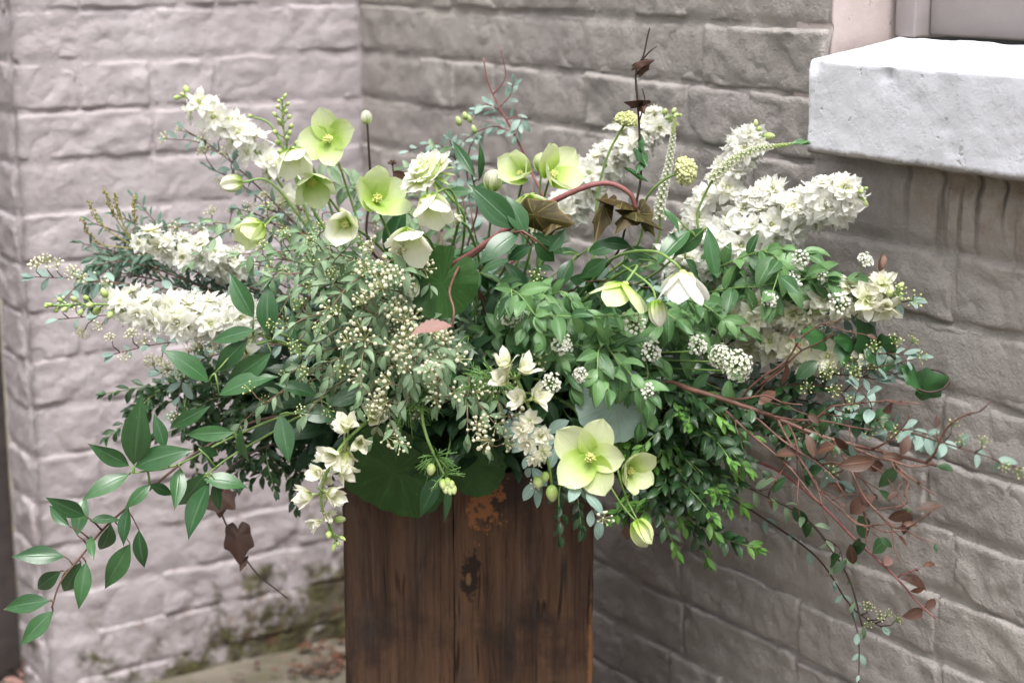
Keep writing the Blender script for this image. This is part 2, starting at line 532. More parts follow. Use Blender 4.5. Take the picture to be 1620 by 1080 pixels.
# ------------------------------------------------------------------ ground
def ground_mat():
    m, nt, p, out = new_mat('mossy_stone_paving')
    q = NT(nt)
    pos = q.n('ShaderNodeNewGeometry').outputs['Position']
    n1 = q.noise(pos, 7.0, 6, 0.65)
    col = q.mix(q.ramp(n1, 0.35, 0.65), (0.095, 0.080, 0.058), (0.19, 0.165, 0.135))
    col = q.mix(q.ramp(q.noise(pos, 24.0, 5, 0.7), 0.52, 0.66, 0, 0.7), col, (0.085, 0.085, 0.035))
    col = q.mix(q.ramp(q.noise(pos, 60.0, 4, 0.6), 0.64, 0.70, 0, 0.6), col, (0.32, 0.13, 0.075))
    q.l(col, p.inputs['Base Color'])
    p.inputs['Roughness'].default_value = 0.8
    q.l(q.bump(q.noise(pos, 45.0, 6, 0.65), 0.6, 0.008), p.inputs['Normal'])
    return m
M_GROUND = ground_mat()
gv, gf = [], []
gn = 60
for j in range(gn + 1):
    for i in range(gn + 1):
        fx, fy = (i / gn * 2 - 1), (j / gn * 2 - 1)
        x, y = 6 * fx ** 3 + 0.6 * fx - 0.2, 6 * fy ** 3 + 0.6 * fy + 2.4
        z = 0.006 * nz(x, y, 0, 9) if abs(x) < 3 and abs(y - 2.4) < 3 else 0
        gv.append((x, y, z)); gf_ = None
gf = [(j * (gn + 1) + i, j * (gn + 1) + i + 1, (j + 1) * (gn + 1) + i + 1, (j + 1) * (gn + 1) + i) for j in range(gn) for i in range(gn)]
tag(link('ground', mesh('ground', gv, gf, M_GROUND)), kind='structure')

# ------------------------------------------------------------------ wooden planter
BX0, BX1, BY0, BY1, BTOP = -0.194, 0.0935, 1.95, 2.215, 0.548
def wood_mat():
    m, nt, p, out = new_mat('dark_weathered_wood')
    q = NT(nt)
    tc = q.n('ShaderNodeTexCoord').outputs['Object']
    rnd = q.n('ShaderNodeObjectInfo').outputs['Random']
    off = q.n('ShaderNodeCombineXYZ'); q.l(q.math('MULTIPLY', rnd, 37.0), off.inputs[0]); q.l(q.math('MULTIPLY', rnd, 11.0), off.inputs[2])
    va = q.n('ShaderNodeVectorMath', operation='ADD'); q.l(tc, va.inputs[0]); q.l(off.outputs[0], va.inputs[1])
    v = va.outputs[0]
    warp = q.noise(v, 6.0, 3, 0.5, out=1)
    vw = q.n('ShaderNodeVectorMath', operation='MULTIPLY_ADD')
    q.l(warp, vw.inputs[0]); vw.inputs[1].default_value = (0.010, 0.010, 0.010); q.l(v, vw.inputs[2])
    g1 = q.noise(q.scale(vw.outputs[0], (1, 1, 0.022)), 170.0, 7, 0.75)
    g2 = q.noise(q.scale(vw.outputs[0], (1, 1, 0.09)), 34.0, 6, 0.65)
    col = q.mix(q.ramp(g2, 0.36, 0.64), (0.034, 0.019, 0.013), (0.120, 0.062, 0.036))
    # each plank has its own cast
    col = q.mix(q.math('MULTIPLY', q.ramp(q.math('SINE', q.math('MULTIPLY', rnd, 91.0)), 0.0, 1.0), 0.4), col, (0.045, 0.030, 0.024))
    col = q.mix(q.ramp(g1, 0.52, 0.66, 0, 0.45), col, (0.16, 0.095, 0.063))
    col = q.mix(q.ramp(g1, 0.47, 0.38, 0, 0.65), col, (0.018, 0.010, 0.008))
    # drying cracks that follow the grain
    ck = q.math('ABSOLUTE', q.math('SUBTRACT', q.noise(q.scale(vw.outputs[0], (1, 1, 0.05)), 22.0, 3, 0.5), 0.5))
    ckm = q.math('MULTIPLY', q.ramp(ck, 0.012, 0.004), q.ramp(q.noise(v, 7.0, 2), 0.54, 0.62))
    col = q.mix(q.math('MULTIPLY', ckm, 0.8), col, (0.010, 0.007, 0.006))
    # rubbed, paler strips
    col = q.mix(q.ramp(q.noise(q.scale(v, (1, 1, 0.18)), 15.0, 6, 0.7), 0.55, 0.68, 0, 0.5), col, (0.17, 0.105, 0.072))
    # stains and old dirt
    st = q.noise(v, 9.0, 5, 0.6)
    col = q.mix(q.ramp(st, 0.50, 0.62, 0, 0.8), col, (0.024, 0.016, 0.014))
    # greyed, dusty bloom
    col = q.mix(q.ramp(q.noise(q.scale(v, (1, 1, 0.25)), 20.0, 5, 0.7), 0.52, 0.72, 0, 0.45), col, (0.095, 0.078, 0.072))
    # saw marks across the right plank
    sw = q.noise(q.scale(v, (0.25, 1, 1)), 260.0, 2, 0.5)
    col = q.mix(q.math('MULTIPLY', q.ramp(sw, 0.60, 0.72, 0, 0.35), q.ramp(q.noise(v, 10.0, 2), 0.52, 0.62)), col, (0.02, 0.012, 0.01))
    # bare orange wood: a torn strip and a knot, at fixed spots on the plank with the knot
    geo = q.n('ShaderNodeNewGeometry').outputs['Position']
    def spot(x, z, sx, sz, amt):
        sep = q.n('ShaderNodeSeparateXYZ'); q.l(geo, sep.inputs[0])
        dx = q.math('DIVIDE', q.math('SUBTRACT', sep.outputs['X'], x), sx)
        dz = q.math('DIVIDE', q.math('SUBTRACT', sep.outputs['Z'], z), sz)
        d = q.math('SQRT', q.math('ADD', q.math('MULTIPLY', dx, dx), q.math('MULTIPLY', dz, dz)))
        d = q.math('ADD', d, q.math('MULTIPLY', q.math('SUBTRACT', q.noise(geo, 85.0, 5, 0.7), 0.5), amt))
        return d
    a = spot(W(765, 785, 1.95).x, W(765, 785, 1.95).z, 0.020, 0.044, 4.6)
    col = q.mix(q.ramp(a, 0.85, 0.6, 0, 0.95), col, (0.27, 0.11, 0.045))
    k2 = spot(W(745, 910, 1.95).x, W(745, 910, 1.95).z, 0.013, 0.030, 2.2)
    col = q.mix(q.ramp(k2, 1.0, 0.7, 0, 0.9), col, (0.012, 0.008, 0.007))
    k3 = spot(W(741, 915, 1.95).x, W(741, 915, 1.95).z, 0.004, 0.009, 0.8)
    col = q.mix(q.ramp(k3, 1.0, 0.6, 0, 0.9), col, (0.18, 0.10, 0.05))
    e1 = spot(W(936, 1040, 1.95).x, W(936, 1040, 1.95).z, 0.006, 0.085, 1.2)
    col = q.mix(q.ramp(e1, 1.0, 0.5, 0, 0.85), col, (0.26, 0.125, 0.055))
    q.l(col, p.inputs['Base Color'])
    q.l(q.ramp(g1, 0.3, 0.7, 0.62, 0.42), p.inputs['Roughness'])
    p.inputs['Specular IOR Level'].default_value = 0.22
    q.l(q.bump(q.math('SUBTRACT', g1, q.math('MULTIPLY', ckm, 1.5)), 0.8, 0.0022, q.bump(g2, 0.4, 0.003)), p.inputs['Normal'])
    return m
M_WOOD = wood_mat()
M_LINER = plain_paint('dark_liner', (0.05, 0.028, 0.022), (0.08, 0.045, 0.035), 30, 0.7, 0.3)

planter = thing('wooden_planter', (-0.05, 2.08, 0), 'tall square planter of two dark weathered planks a side holding the flowers', 'planter')
X, Yv = Vector((1, 0, 0)), Vector((0, -1, 0))
split = W(718, 900, 1.95).x
def plank(u0, u1, org, e, n, th=0.017, seed=0.0, dz=0.0):
    ln = u1 - u0
    me = block(-ln / 2, ln / 2, -th, 0, -BTOP / 2 + 0.003, BTOP / 2 + dz, org, e, n, M_WOOD, 0.0012, 0.0011, 0.015, name='plank', seed=seed)
    return link('plank', me, planter, Matrix.Translation(org + e * ((u0 + u1) / 2) + Vector((0, 0, BTOP / 2))))
f0 = Vector((0, BY0, 0))
plank(BX0, split - 0.0002, f0, X, Yv, seed=1.0)
plank(split + 0.0002, BX1, f0 + Vector((0, -0.0012, 0)), X, Yv, seed=2.0, dz=0.001)
b0 = Vector((0, BY1, 0))
plank(BX0, -0.05, b0, X, -Yv, seed=3.0); plank(-0.048, BX1, b0, X, -Yv, seed=4.0)
mid = (BY0 + BY1) / 2
for xx, nn, sd in ((BX0 + 0.001, Vector((-1, 0, 0)), 5.0), (BX1 - 0.001, Vector((1, 0, 0)), 7.0)):
    plank(BY0 + 0.018, mid - 0.001, Vector((xx, 0, 0)), Vector((0, 1, 0)), nn, seed=sd)
    plank(mid + 0.001, BY1 - 0.018, Vector((xx, 0, 0)), Vector((0, 1, 0)), nn, seed=sd + 1)
link('liner', block(BX0 + 0.022, BX1 - 0.022, BY0 + 0.022, BY1 - 0.022, 0.05, BTOP - 0.035, Vector((0, 0, 0)), X, Vector((0, 1, 0)), M_LINER, 0.01, 0.003, 0.02, name='liner'), planter, Matrix.Identity(4))

# ================================================================== PLANTS
def leaf_mat(name, c1, c2, vein, back, rough=0.45, transl=0.22, spec=0.5, side=9.0, veinw=0.06, bump=0.4):
    tipamt = 0.7 if veinw > 0 else 0.0
    """leaf colour varies from leaf to leaf; midrib and side veins follow the blade"""
    m, nt, p, out = new_mat(name)
    q = NT(nt)
    rnd = q.n('ShaderNodeObjectInfo').outputs['Random']
    uv = q.n('ShaderNodeUVMap').outputs[0]
    sx = q.n('ShaderNodeSeparateXYZ'); q.l(uv, sx.inputs[0])
    ax = q.math('ABSOLUTE', q.math('SUBTRACT', sx.outputs['X'], 0.5))
    mid = q.ramp(ax, veinw, 0.0)
    ph = q.math('ADD', q.math('MULTIPLY', sx.outputs['Y'], side), q.math('MULTIPLY', ax, -side * 0.55))
    sv = q.ramp(q.math('ABSOLUTE', q.math('SUBTRACT', q.math('FRACT', ph), 0.5)), 0.09, 0.0)
    obj = q.n('ShaderNodeTexCoord').outputs['Object']
    col = q.mix(rnd, c1, c2)
    col = q.mix(q.ramp(q.noise(obj, 60.0, 4, 0.6), 0.4, 0.7, 0, 0.4), col, tuple(c * 0.62 for c in c1))
    col = q.mix(q.ramp(q.noise(obj, 300.0, 2, 0.5), 0.70, 0.74, 0, 0.45), col, tuple(min(1, c * 2.2 + 0.03) for c in c2))
    vv = q.math('MAXIMUM', q.math('MULTIPLY', mid, 0.75), q.math('MULTIPLY', sv, 0.30))
    col = q.mix(vv, col, vein)
    # fine lengthwise streaks, and some blades browned at the tip
    cv = q.n('ShaderNodeCombineXYZ'); q.l(q.math('MULTIPLY', sx.outputs['X'], 22.0), cv.inputs[0]); q.l(q.math('ADD', q.math('MULTIPLY', sx.outputs['Y'], 1.2), q.math('MULTIPLY', rnd, 30.0)), cv.inputs[1])
    col = q.mix(q.ramp(q.noise(cv.outputs[0], 1.0, 3, 0.6), 0.5, 0.72, 0, 0.35), col, vein)
    tipb = q.math('MULTIPLY', q.ramp(q.math('ADD', sx.outputs['Y'], q.math('MULTIPLY', q.math('SUBTRACT', q.noise(obj, 120.0, 3), 0.5), 0.25)), 0.90, 0.97), q.ramp(q.math('FRACT', q.math('MULTIPLY', rnd, 13.7)), 0.72, 0.8))
    col = q.mix(q.math('MULTIPLY', tipb, tipamt), col, (0.16, 0.10, 0.04))
    bf = q.n('ShaderNodeNewGeometry').outputs['Backfacing']
    col = q.mix(q.math('MULTIPLY', bf, 0.8), col, back)
    q.l(col, p.inputs['Base Color'])
    p.inputs['Roughness'].default_value = rough
    p.inputs['Specular IOR Level'].default_value = spec
    q.l(q.bump(q.math('ADD', vv, q.math('MULTIPLY', q.noise(obj, 220.0, 2), 0.25)), bump, 0.0009), p.inputs['Normal'])
    t = q.n('ShaderNodeBsdfTranslucent')
    h = q.n('ShaderNodeHueSaturation'); h.inputs['Saturation'].default_value = 1.15; h.inputs['Value'].default_value = 1.3
    q.l(col, h.inputs['Color']); q.l(h.outputs[0], t.inputs['Color'])
    mx = q.n('ShaderNodeMixShader'); mx.inputs[0].default_value = transl
    q.l(p.outputs[0], mx.inputs[1]); q.l(t.outputs[0], mx.inputs[2]); q.l(mx.outputs[0], out.inputs[0])
    return m


def petal_mat(name, base, mid, tip, rough=0.5, transl=0.35, vein=0.25, m0=0.12, m1=0.75):
    """petal colour runs from the claw (uv y = 0) to the lip (uv y = 1)"""
    m, nt, p, out = new_mat(name)
    q = NT(nt)
    uv = q.n('ShaderNodeUVMap').outputs[0]
    sx = q.n('ShaderNodeSeparateXYZ'); q.l(uv, sx.inputs[0])
    rnd = q.n('ShaderNodeObjectInfo').outputs['Random']
    v = q.math('ADD', sx.outputs['Y'], q.math('MULTIPLY', q.math('SUBTRACT', rnd, 0.5), 0.25))
    obj = q.n('ShaderNodeTexCoord').outputs['Object']
    v = q.math('ADD', v, q.math('MULTIPLY', q.math('SUBTRACT', q.noise(obj, 70.0, 3), 0.5), 0.3))
    col = q.mix(q.ramp(v, m0 - 0.1, (m0 + m1) / 2), base, mid)
    col = q.mix(q.ramp(v, (m0 + m1) / 2 - 0.05, m1 + 0.1), col, tip)
    cv = q.n('ShaderNodeCombineXYZ'); q.l(q.math('MULTIPLY', sx.outputs['X'], 26.0), cv.inputs[0]); q.l(q.math('MULTIPLY', sx.outputs['Y'], 1.5), cv.inputs[1])
    ve = q.noise(cv.outputs[0], 1.0, 3, 0.6)
    col = q.mix(q.ramp(ve, 0.52, 0.68, 0, vein), col, mid)
    col = q.mix(q.ramp(q.noise(obj, 180.0, 4, 0.7), 0.68, 0.74, 0, 0.35), col, (0.42, 0.36, 0.16))
    q.l(col, p.inputs['Base Color'])
    p.inputs['Roughness'].default_value = rough
    p.inputs['Specular IOR Level'].default_value = 0.3
    q.l(q.bump(ve, 0.6, 0.0012), p.inputs['Normal'])
    t = q.n('ShaderNodeBsdfTranslucent'); q.l(col, t.inputs['Color'])
    mx = q.n('ShaderNodeMixShader'); mx.inputs[0].default_value = transl
    q.l(p.outputs[0], mx.inputs[1]); q.l(t.outputs[0], mx.inputs[2]); q.l(mx.outputs[0], out.inputs[0])
    return m


def stem_mat(name, c1, c2, rough=0.55):
    m, nt, p, out = new_mat(name)
    q = NT(nt)
    pos = q.n('ShaderNodeNewGeometry').outputs['Position']
    q.l(q.mix(q.ramp(q.noise(pos, 55.0, 4, 0.6), 0.35, 0.65), c1, c2), p.inputs['Base Color'])
    p.inputs['Roughness'].default_value = rough
    q.l(q.bump(q.noise(pos, 240.0, 3), 0.4, 0.001), p.inputs['Normal'])
    return m


L_SPIREA = leaf_mat('blue_green_leaf', (0.125, 0.220, 0.100), (0.32, 0.425, 0.28), (0.32, 0.42, 0.29), (0.33, 0.43, 0.36), 0.55, 0.34, 0.28)
L_FRESH = leaf_mat('fresh_green_leaf', (0.030, 0.090, 0.028), (0.165, 0.310, 0.110), (0.18, 0.33, 0.16), (0.16, 0.29, 0.16), 0.38, 0.26, 0.45)
L_RUSCUS = leaf_mat('glossy_dark_leaf', (0.022, 0.075, 0.024), (0.048, 0.130, 0.042), (0.09, 0.18, 0.09), (0.085, 0.16, 0.075), 0.30, 0.14, 0.5, side=0.0)
L_BOX = leaf_mat('box_leaf', (0.016, 0.050, 0.018), (0.034, 0.088, 0.026), (0.06, 0.13, 0.05), (0.07, 0.12, 0.045), 0.33, 0.15, 0.55)
L_BOXTIP = leaf_mat('young_box_leaf', (0.06, 0.17, 0.028), (0.14, 0.31, 0.05), (0.22, 0.42, 0.12), (0.14, 0.28, 0.06), 0.4, 0.3)
L_EUC = leaf_mat('silver_blue_leaf', (0.14, 0.23, 0.185), (0.26, 0.365, 0.315), (0.34, 0.44, 0.39), (0.29, 0.38, 0.35), 0.55, 0.15)
L_IVY = leaf_mat('brown_ivy_leaf', (0.034, 0.030, 0.009), (0.060, 0.038, 0.014), (0.24, 0.21, 0.06), (0.09, 0.062, 0.02), 0.5, 0.12, 0.3, side=0.0)
L_DRY = leaf_mat('brown_leaf', (0.05, 0.022, 0.016), (0.085, 0.036, 0.022), (0.10, 0.05, 0.03), (0.09, 0.05, 0.035), 0.6, 0.1)
L_RUST = leaf_mat('rusty_leaf', (0.13, 0.060, 0.036), (0.035, 0.030, 0.020), (0.26, 0.11, 0.07), (0.22, 0.12, 0.08), 0.5, 0.2)
L_PINK = leaf_mat('dry_pink_leaf', (0.31, 0.185, 0.16), (0.27, 0.155, 0.13), (0.30, 0.15, 0.13), (0.36, 0.21, 0.18), 0.7, 0.2)
L_GALAX = leaf_mat('round_green_leaf', (0.022, 0.07, 0.012), (0.035, 0.10, 0.022), (0.075, 0.16, 0.05), (0.06, 0.12, 0.04), 0.5, 0.15, 0.3, side=0.0, veinw=0.0)
L_SILVER = leaf_mat('silvery_leaf_back', (0.23, 0.31, 0.27), (0.25, 0.33, 0.29), (0.17, 0.26, 0.20), (0.24, 0.32, 0.28), 0.65, 0.1, 0.3, side=0.0, veinw=0.0)
L_FERN = leaf_mat('feathery_leaf', (0.055, 0.12, 0.075), (0.10, 0.18, 0.125), (0.15, 0.22, 0.15), (0.12, 0.18, 0.13), 0.55, 0.2)
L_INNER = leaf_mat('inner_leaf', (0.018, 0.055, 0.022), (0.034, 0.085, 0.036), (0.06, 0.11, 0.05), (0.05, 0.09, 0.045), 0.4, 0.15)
P_WHITE = petal_mat('white_petal', (0.62, 0.66, 0.22), (0.90, 0.895, 0.74), (0.96, 0.955, 0.91), 0.5, 0.55, 0.08, 0.05, 0.50)
P_CREAM = petal_mat('cream_petal', (0.50, 0.58, 0.18), (0.86, 0.86, 0.62), (0.92, 0.91, 0.80), 0.5, 0.46, 0.15, 0.05, 0.55)
P_HELL = petal_mat('pale_green_petal', (0.30, 0.48, 0.05), (0.56, 0.69, 0.22), (0.78, 0.83, 0.52), 0.45, 0.42, 0.42, 0.06, 0.55)
P_HGREEN = petal_mat('lime_petal', (0.32, 0.50, 0.07), (0.54, 0.67, 0.24), (0.78, 0.84, 0.55), 0.45, 0.42, 0.4, 0.1, 0.72)
P_HCREAM = petal_mat('cream_green_petal', (0.26, 0.44, 0.04), (0.70, 0.76, 0.42), (0.86, 0.86, 0.74), 0.45, 0.38, 0.18, 0.10, 0.5)
P_HWHITE = petal_mat('ivory_petal', (0.55, 0.66, 0.22), (0.82, 0.82, 0.68), (0.87, 0.86, 0.82), 0.45, 0.3, 0.12, 0.0, 0.35)
M_BUD = petal_mat('green_bud', (0.20, 0.33, 0.07), (0.40, 0.51, 0.16), (0.58, 0.65, 0.34), 0.45, 0.2, 0.1, 0.1, 0.8)
M_CBUD = petal_mat('cream_bud', (0.50, 0.56, 0.22), (0.80, 0.79, 0.52), (0.86, 0.84, 0.68), 0.5, 0.3, 0.0, 0.1, 0.7)
M_YBUD = petal_mat('yellow_green_bud', (0.28, 0.36, 0.08), (0.50, 0.55, 0.20), (0.66, 0.66, 0.36), 0.5, 0.15, 0.0, 0.1, 0.7)
M_WBUD = petal_mat('white_bud', (0.55, 0.60, 0.25), (0.86, 0.86, 0.70), (0.90, 0.90, 0.84), 0.5, 0.35, 0.0, 0.0, 0.5)
M_STAMEN = stem_mat('stamen_yellow', (0.55, 0.55, 0.14), (0.66, 0.68, 0.28))
S_GREEN = stem_mat('green_stem', (0.13, 0.22, 0.055), (0.19, 0.29, 0.085))
S_PALE = stem_mat('pale_stem', (0.34, 0.40, 0.17), (0.40, 0.36, 0.20))
S_BROWN = stem_mat('brown_stem', (0.075, 0.040, 0.028), (0.12, 0.062, 0.042))
S_RED = stem_mat('red_brown_stem', (0.085, 0.036, 0.027), (0.175, 0.085, 0.060))
S_DARK = stem_mat('dark_stem', (0.03, 0.018, 0.014), (0.055, 0.028, 0.02))
S_MAROON = stem_mat('maroon_stem', (0.16, 0.045, 0.05), (0.25, 0.10, 0.09))


S_TWIG = stem_mat('olive_twig', (0.13, 0.11, 0.06), (0.17, 0.10, 0.06))


# ------------------------------------------------------------------ leaf and flower meshes (shared)
def leaf_geo(L, Wd, a=0.9, b=0.85, fold=0.25, curl=0.25, wave=0.05, twist=0.0, nl=8, nw=4, seed=0.0, notch=0.0, saw=0.0):
    """blade along +Y, face +Z. a<1: widest below the middle"""
    V, UV, Fc = [], [], []
    for i in range(nl + 1):
        t = i / nl
        wv = (math.sin(math.pi * min(1, max(0, t)) ** a) ** b if 0 < t < 1 else 0.0)
        wv = max(wv, 0.035 if t < 0.5 else 0.0)
        if saw and 0.15 < t < 0.95: wv *= 1 + saw * (1 if i % 2 else -1)
        hw = Wd / 2 * wv
        y = L * t
        zc = -curl * L * t * t
        yc = y - 0.35 * curl * L * t ** 3
        for j in range(nw + 1):
            s = j / nw * 2 - 1
            x = s * hw
            z = zc + fold * abs(s) * hw + wave * Wd * math.sin(7 * t + seed + (2 if s > 0 else 0)) * abs(s)
            ang = twist * t
            V.append((x * math.cos(ang) - (z - zc) * math.sin(ang), yc, zc + x * math.sin(ang) + (z - zc) * math.cos(ang)))
            UV.append((j / nw, t))
    for i in range(nl):
        for j in range(nw):
            k = i * (nw + 1) + j
            Fc.append((k, k + 1, k + nw + 2, k + nw + 1))
    return V, Fc, UV


def leaf_set(name, mat, n, L, Wd, **kw):
    out = []
    for i in range(n):
        f = dict(kw)
        f['curl'] = kw.get('curl', .25) * R.uniform(0.3, 1.7)
        f['fold'] = kw.get('fold', .25) * R.uniform(0.5, 1.5)
        f['twist'] = R.uniform(-1, 1) * kw.get('twist', 0.35)
        V, Fc, UV = leaf_geo(L, Wd * R.uniform(0.88, 1.12), seed=R.uniform(0, 9), **f)
        out.append(mesh(name, V, Fc, mat, UV))
    return out


LV = {
    'spirea': leaf_set('leaf', L_SPIREA, 7, 0.026, 0.0088, a=0.95, b=0.9, curl=0.35, fold=0.35, nl=6, nw=2, twist=0.8),
    'fresh': leaf_set('leaf', L_FRESH, 7, 0.037, 0.0165, a=0.85, b=0.85, curl=0.28, fold=0.35, nl=8, nw=4, twist=0.4, wave=0.06),
    'ruscus': leaf_set('leaf', L_RUSCUS, 7, 0.068, 0.0235, a=0.80, b=1.22, curl=0.20, fold=0.26, nl=12, nw=4, twist=0.5, wave=0.03),
    'box': leaf_set('leaf', L_BOX, 5, 0.0205, 0.0080, a=0.95, b=0.95, curl=0.18, fold=0.4, nl=6, nw=2, twist=0.2),
    'boxtip': leaf_set('leaf', L_BOXTIP, 4, 0.0205, 0.0074, a=0.95, b=0.95, curl=0.15, fold=0.5, nl=6, nw=2, twist=0.2),
    'euc': leaf_set('leaf', L_EUC, 5, 0.028, 0.0125, a=0.95, b=0.75, curl=0.15, fold=0.15, nl=7, nw=2, twist=0.4),
    'rust': leaf_set('leaf', L_RUST, 5, 0.030, 0.0115, a=0.95, b=0.85, curl=0.3, fold=0.4, nl=7, nw=2, twist=0.7),
    'darkoval': leaf_set('leaf', L_BOX, 5, 0.030, 0.0145, a=1.0, b=0.8, curl=0.2, fold=0.2, nl=7, nw=4, twist=0.5),
    'maroon': leaf_set('leaf', L_DRY, 4, 0.028, 0.012, a=1.0, b=0.8, curl=0.3, fold=0.5, nl=7, nw=2, twist=0.7),
    'fern': leaf_set('leaf', L_FERN, 5, 0.024, 0.0055, a=0.95, b=0.8, curl=0.25, fold=0.3, nl=5, nw=2, twist=0.4),
    'pink': leaf_set('leaf', L_PINK, 1, 0.046, 0.022, a=0.8, b=0.8, curl=0.1, fold=0.3, nl=16, nw=4, twist=0.3, saw=0.12),
}


def lobed_geo(size, kind, seed=0.0):
    """ivy (five pointed lobes) or round scalloped leaf: a fan of rings about the leaf stalk's end"""
    V, UV, Fc = [(0, 0, 0)], [(0.5, 0.0)], []
    n, rings = (60, 5) if kind == 'ivy' else (72, 6)
    for k in range(1, rings + 1):
        f = k / rings
        for i in range(n):
            th = 2 * math.pi * i / n
            if kind == 'ivy':
                # lobes at 0 (tip), +-55, +-120 degrees from the tip
                r = 0.52
                for c, am, wd in ((0, 0.46, 0.42), (1.05, 0.25, 0.36), (-1.05, 0.25, 0.36), (2.15, 0.12, 0.36), (-2.15, 0.12, 0.36)):
                    d = abs((th - c + math.pi) % (2 * math.pi) - math.pi)
                    r += am * max(0, 1 - d / (wd * 1.9)) ** 1.25
                r *= 1 - 0.55 * max(0, 1 - abs(th - math.pi) / 0.4)
            else:
                r = 0.98 + 0.022 * math.cos(th * 17 + seed)
                r *= 1 - 0.62 * max(0, 1 - abs(th - math.pi) / 0.22) ** 1.2
                r *= 1 + 0.03 * math.sin(2 * th + seed)
            r *= size * f
            x, y = r * math.sin(th), r * math.cos(th)
            z = (0.030 if kind == 'ivy' else 0.09) * size * f * f * math.sin(3 * th + seed) + 0.006 * size * f * math.cos(9 * th) - 0.16 * size * f * f * (1 if kind == 'ivy' else -0.35)
            V.append((x, y, z)); UV.append((th / (2 * math.pi), f))
    for i in range(n): Fc.append((0, 1 + (i + 1) % n, 1 + i))
    for k in range(rings - 1):
        for i in range(n):
            a, b = 1 + k * n + i, 1 + k * n + (i + 1) % n
            Fc.append((a, b, b + n, a + n))
    return V, Fc, UV


def radial_veins(mat, lobes, strength=0.6):
    """veins running from the stalk's end (uv x = angle, uv y = radius)"""
    nt = mat.node_tree; q = NT(nt)
    p = next(n for n in nt.nodes if n.type == 'BSDF_PRINCIPLED')
    src = p.inputs['Base Color'].links[0].from_socket
    uv = q.n('ShaderNodeUVMap').outputs[0]
    s = q.n('ShaderNodeSeparateXYZ'); q.l(uv, s.inputs[0])
    a = q.math('ABSOLUTE', q.math('SUBTRACT', q.math('FRACT', q.math('ADD', q.math('MULTIPLY', s.outputs['X'], lobes), 0.5)), 0.5))
    w_ = q.math('DIVIDE', 0.016, q.math('ADD', s.outputs['Y'], 0.15))
    mk = q.ramp(q.math('DIVIDE', a, w_), 1.0, 0.3)
    # forked finer veins
    a2 = q.math('ABSOLUTE', q.math('SUBTRACT', q.math('FRACT', q.math('ADD', q.math('MULTIPLY', s.outputs['X'], lobes * 3.0), q.math('MULTIPLY', s.outputs['Y'], 1.2))), 0.5))
    mk2 = q.math('MULTIPLY', q.ramp(a2, 0.05, 0.0), q.ramp(s.outputs['Y'], 0.3, 0.5))
    mk = q.math('MAXIMUM', mk, q.math('MULTIPLY', mk2, 0.5 if 'ivy' not in mat.name else 0.12))
    vein = {'brown_ivy_leaf': (0.25, 0.22, 0.06), 'round_green_leaf': (0.10, 0.20, 0.07), 'silvery_leaf_back': (0.11, 0.19, 0.13)}.get(mat.name, (0.05, 0.03, 0.02))
    c = q.mix(q.math('MULTIPLY', mk, strength), src, vein)
    q.l(c, p.inputs['Base Color'])


radial_veins(L_IVY, 6.0, 0.85); radial_veins(L_GALAX, 9.0, 0.3); radial_veins(L_SILVER, 9.0, 0.9)
L_IVYGREEN = leaf_mat('green_ivy_leaf', (0.022, 0.085, 0.022), (0.04, 0.12, 0.035), (0.1, 0.2, 0.08), (0.08, 0.16, 0.06), 0.35, 0.15, side=0.0, veinw=0.0)
for key, kind, mt, sz in (('ivy', 'ivy', L_IVY, 0.030), ('ivydark', 'ivy', L_DRY, 0.026), ('ivygreen', 'ivy', L_IVYGREEN, 0.026), ('galax', 'round', L_GALAX, 0.05), ('silver', 'round', L_SILVER, 0.05)):
    LV[key] = [mesh('leaf', *(lambda g: (g[0], g[1], mt, g[2]))(lobed_geo(sz, kind, sd))) for sd in (0.3, 1.7, 2.9)]


def petal_geo(L, Wd, cup=0.3, ruffle=0.0, side=0.25, nl=6, nw=4, seed=0.0, blunt=0.6, tipdip=0.0, point=0.0):
    """petal along +Y from the origin, inner face +Z; cup bends it up towards +Z"""
    V, UV, Fc = [], [], []
    for i in range(nl + 1):
        t = i / nl
        prof = math.sin(math.pi * (0.10 + 0.90 * t) ** 0.95 * 0.93 + 0.12) if blunt else math.sin(math.pi * t)
        prof = max(0.13, min(1, max(prof, 0)) ** blunt)
        if t > 0.8: prof *= math.sqrt(max(0.0, 1 - ((t - 0.8) / 0.2) ** 2 * (0.86 + 0.14 * point)))
        hw = Wd / 2 * prof
        ang = cup * t
        y = L * (math.sin(ang) / cup if abs(cup) > 1e-3 else t)
        z = L * ((1 - math.cos(ang)) / cup if abs(cup) > 1e-3 else 0)
        z -= tipdip * L * max(0, t - 0.75) ** 2 * 8
        for j in range(nw + 1):
            s = j / nw * 2 - 1
            rz = ruffle * L * t * (math.sin(9 * s + seed * 3.1 + 4 * t) * abs(s) + 0.6 * math.sin(5 * t + seed))
            lip = 0.04 * L * (1 - abs(s)) * (t > 0.95)
            V.append((s * hw, y + lip + ruffle * 0.4 * L * math.sin(11 * s + seed) * (t > 0.9), z + side * hw * s * s + rz)); UV.append((j / nw, t))
    for i in range(nl):
        for j in range(nw):
            k = i * (nw + 1) + j
            Fc.append((k, k + 1, k + nw + 2, k + nw + 1))
    return V, Fc, UV


def rot_petal(az, tilt, roll=0.0, r0=0.0):
    """stand a petal at azimuth az round +Z, its blade tilted up by `tilt` from flat"""
    return Matrix.Rotation(az, 4, 'Z') @ Matrix.Translation((0, r0, 0)) @ Matrix.Rotation(tilt, 4, 'X') @ Matrix.Rotation(roll, 4, 'Y')


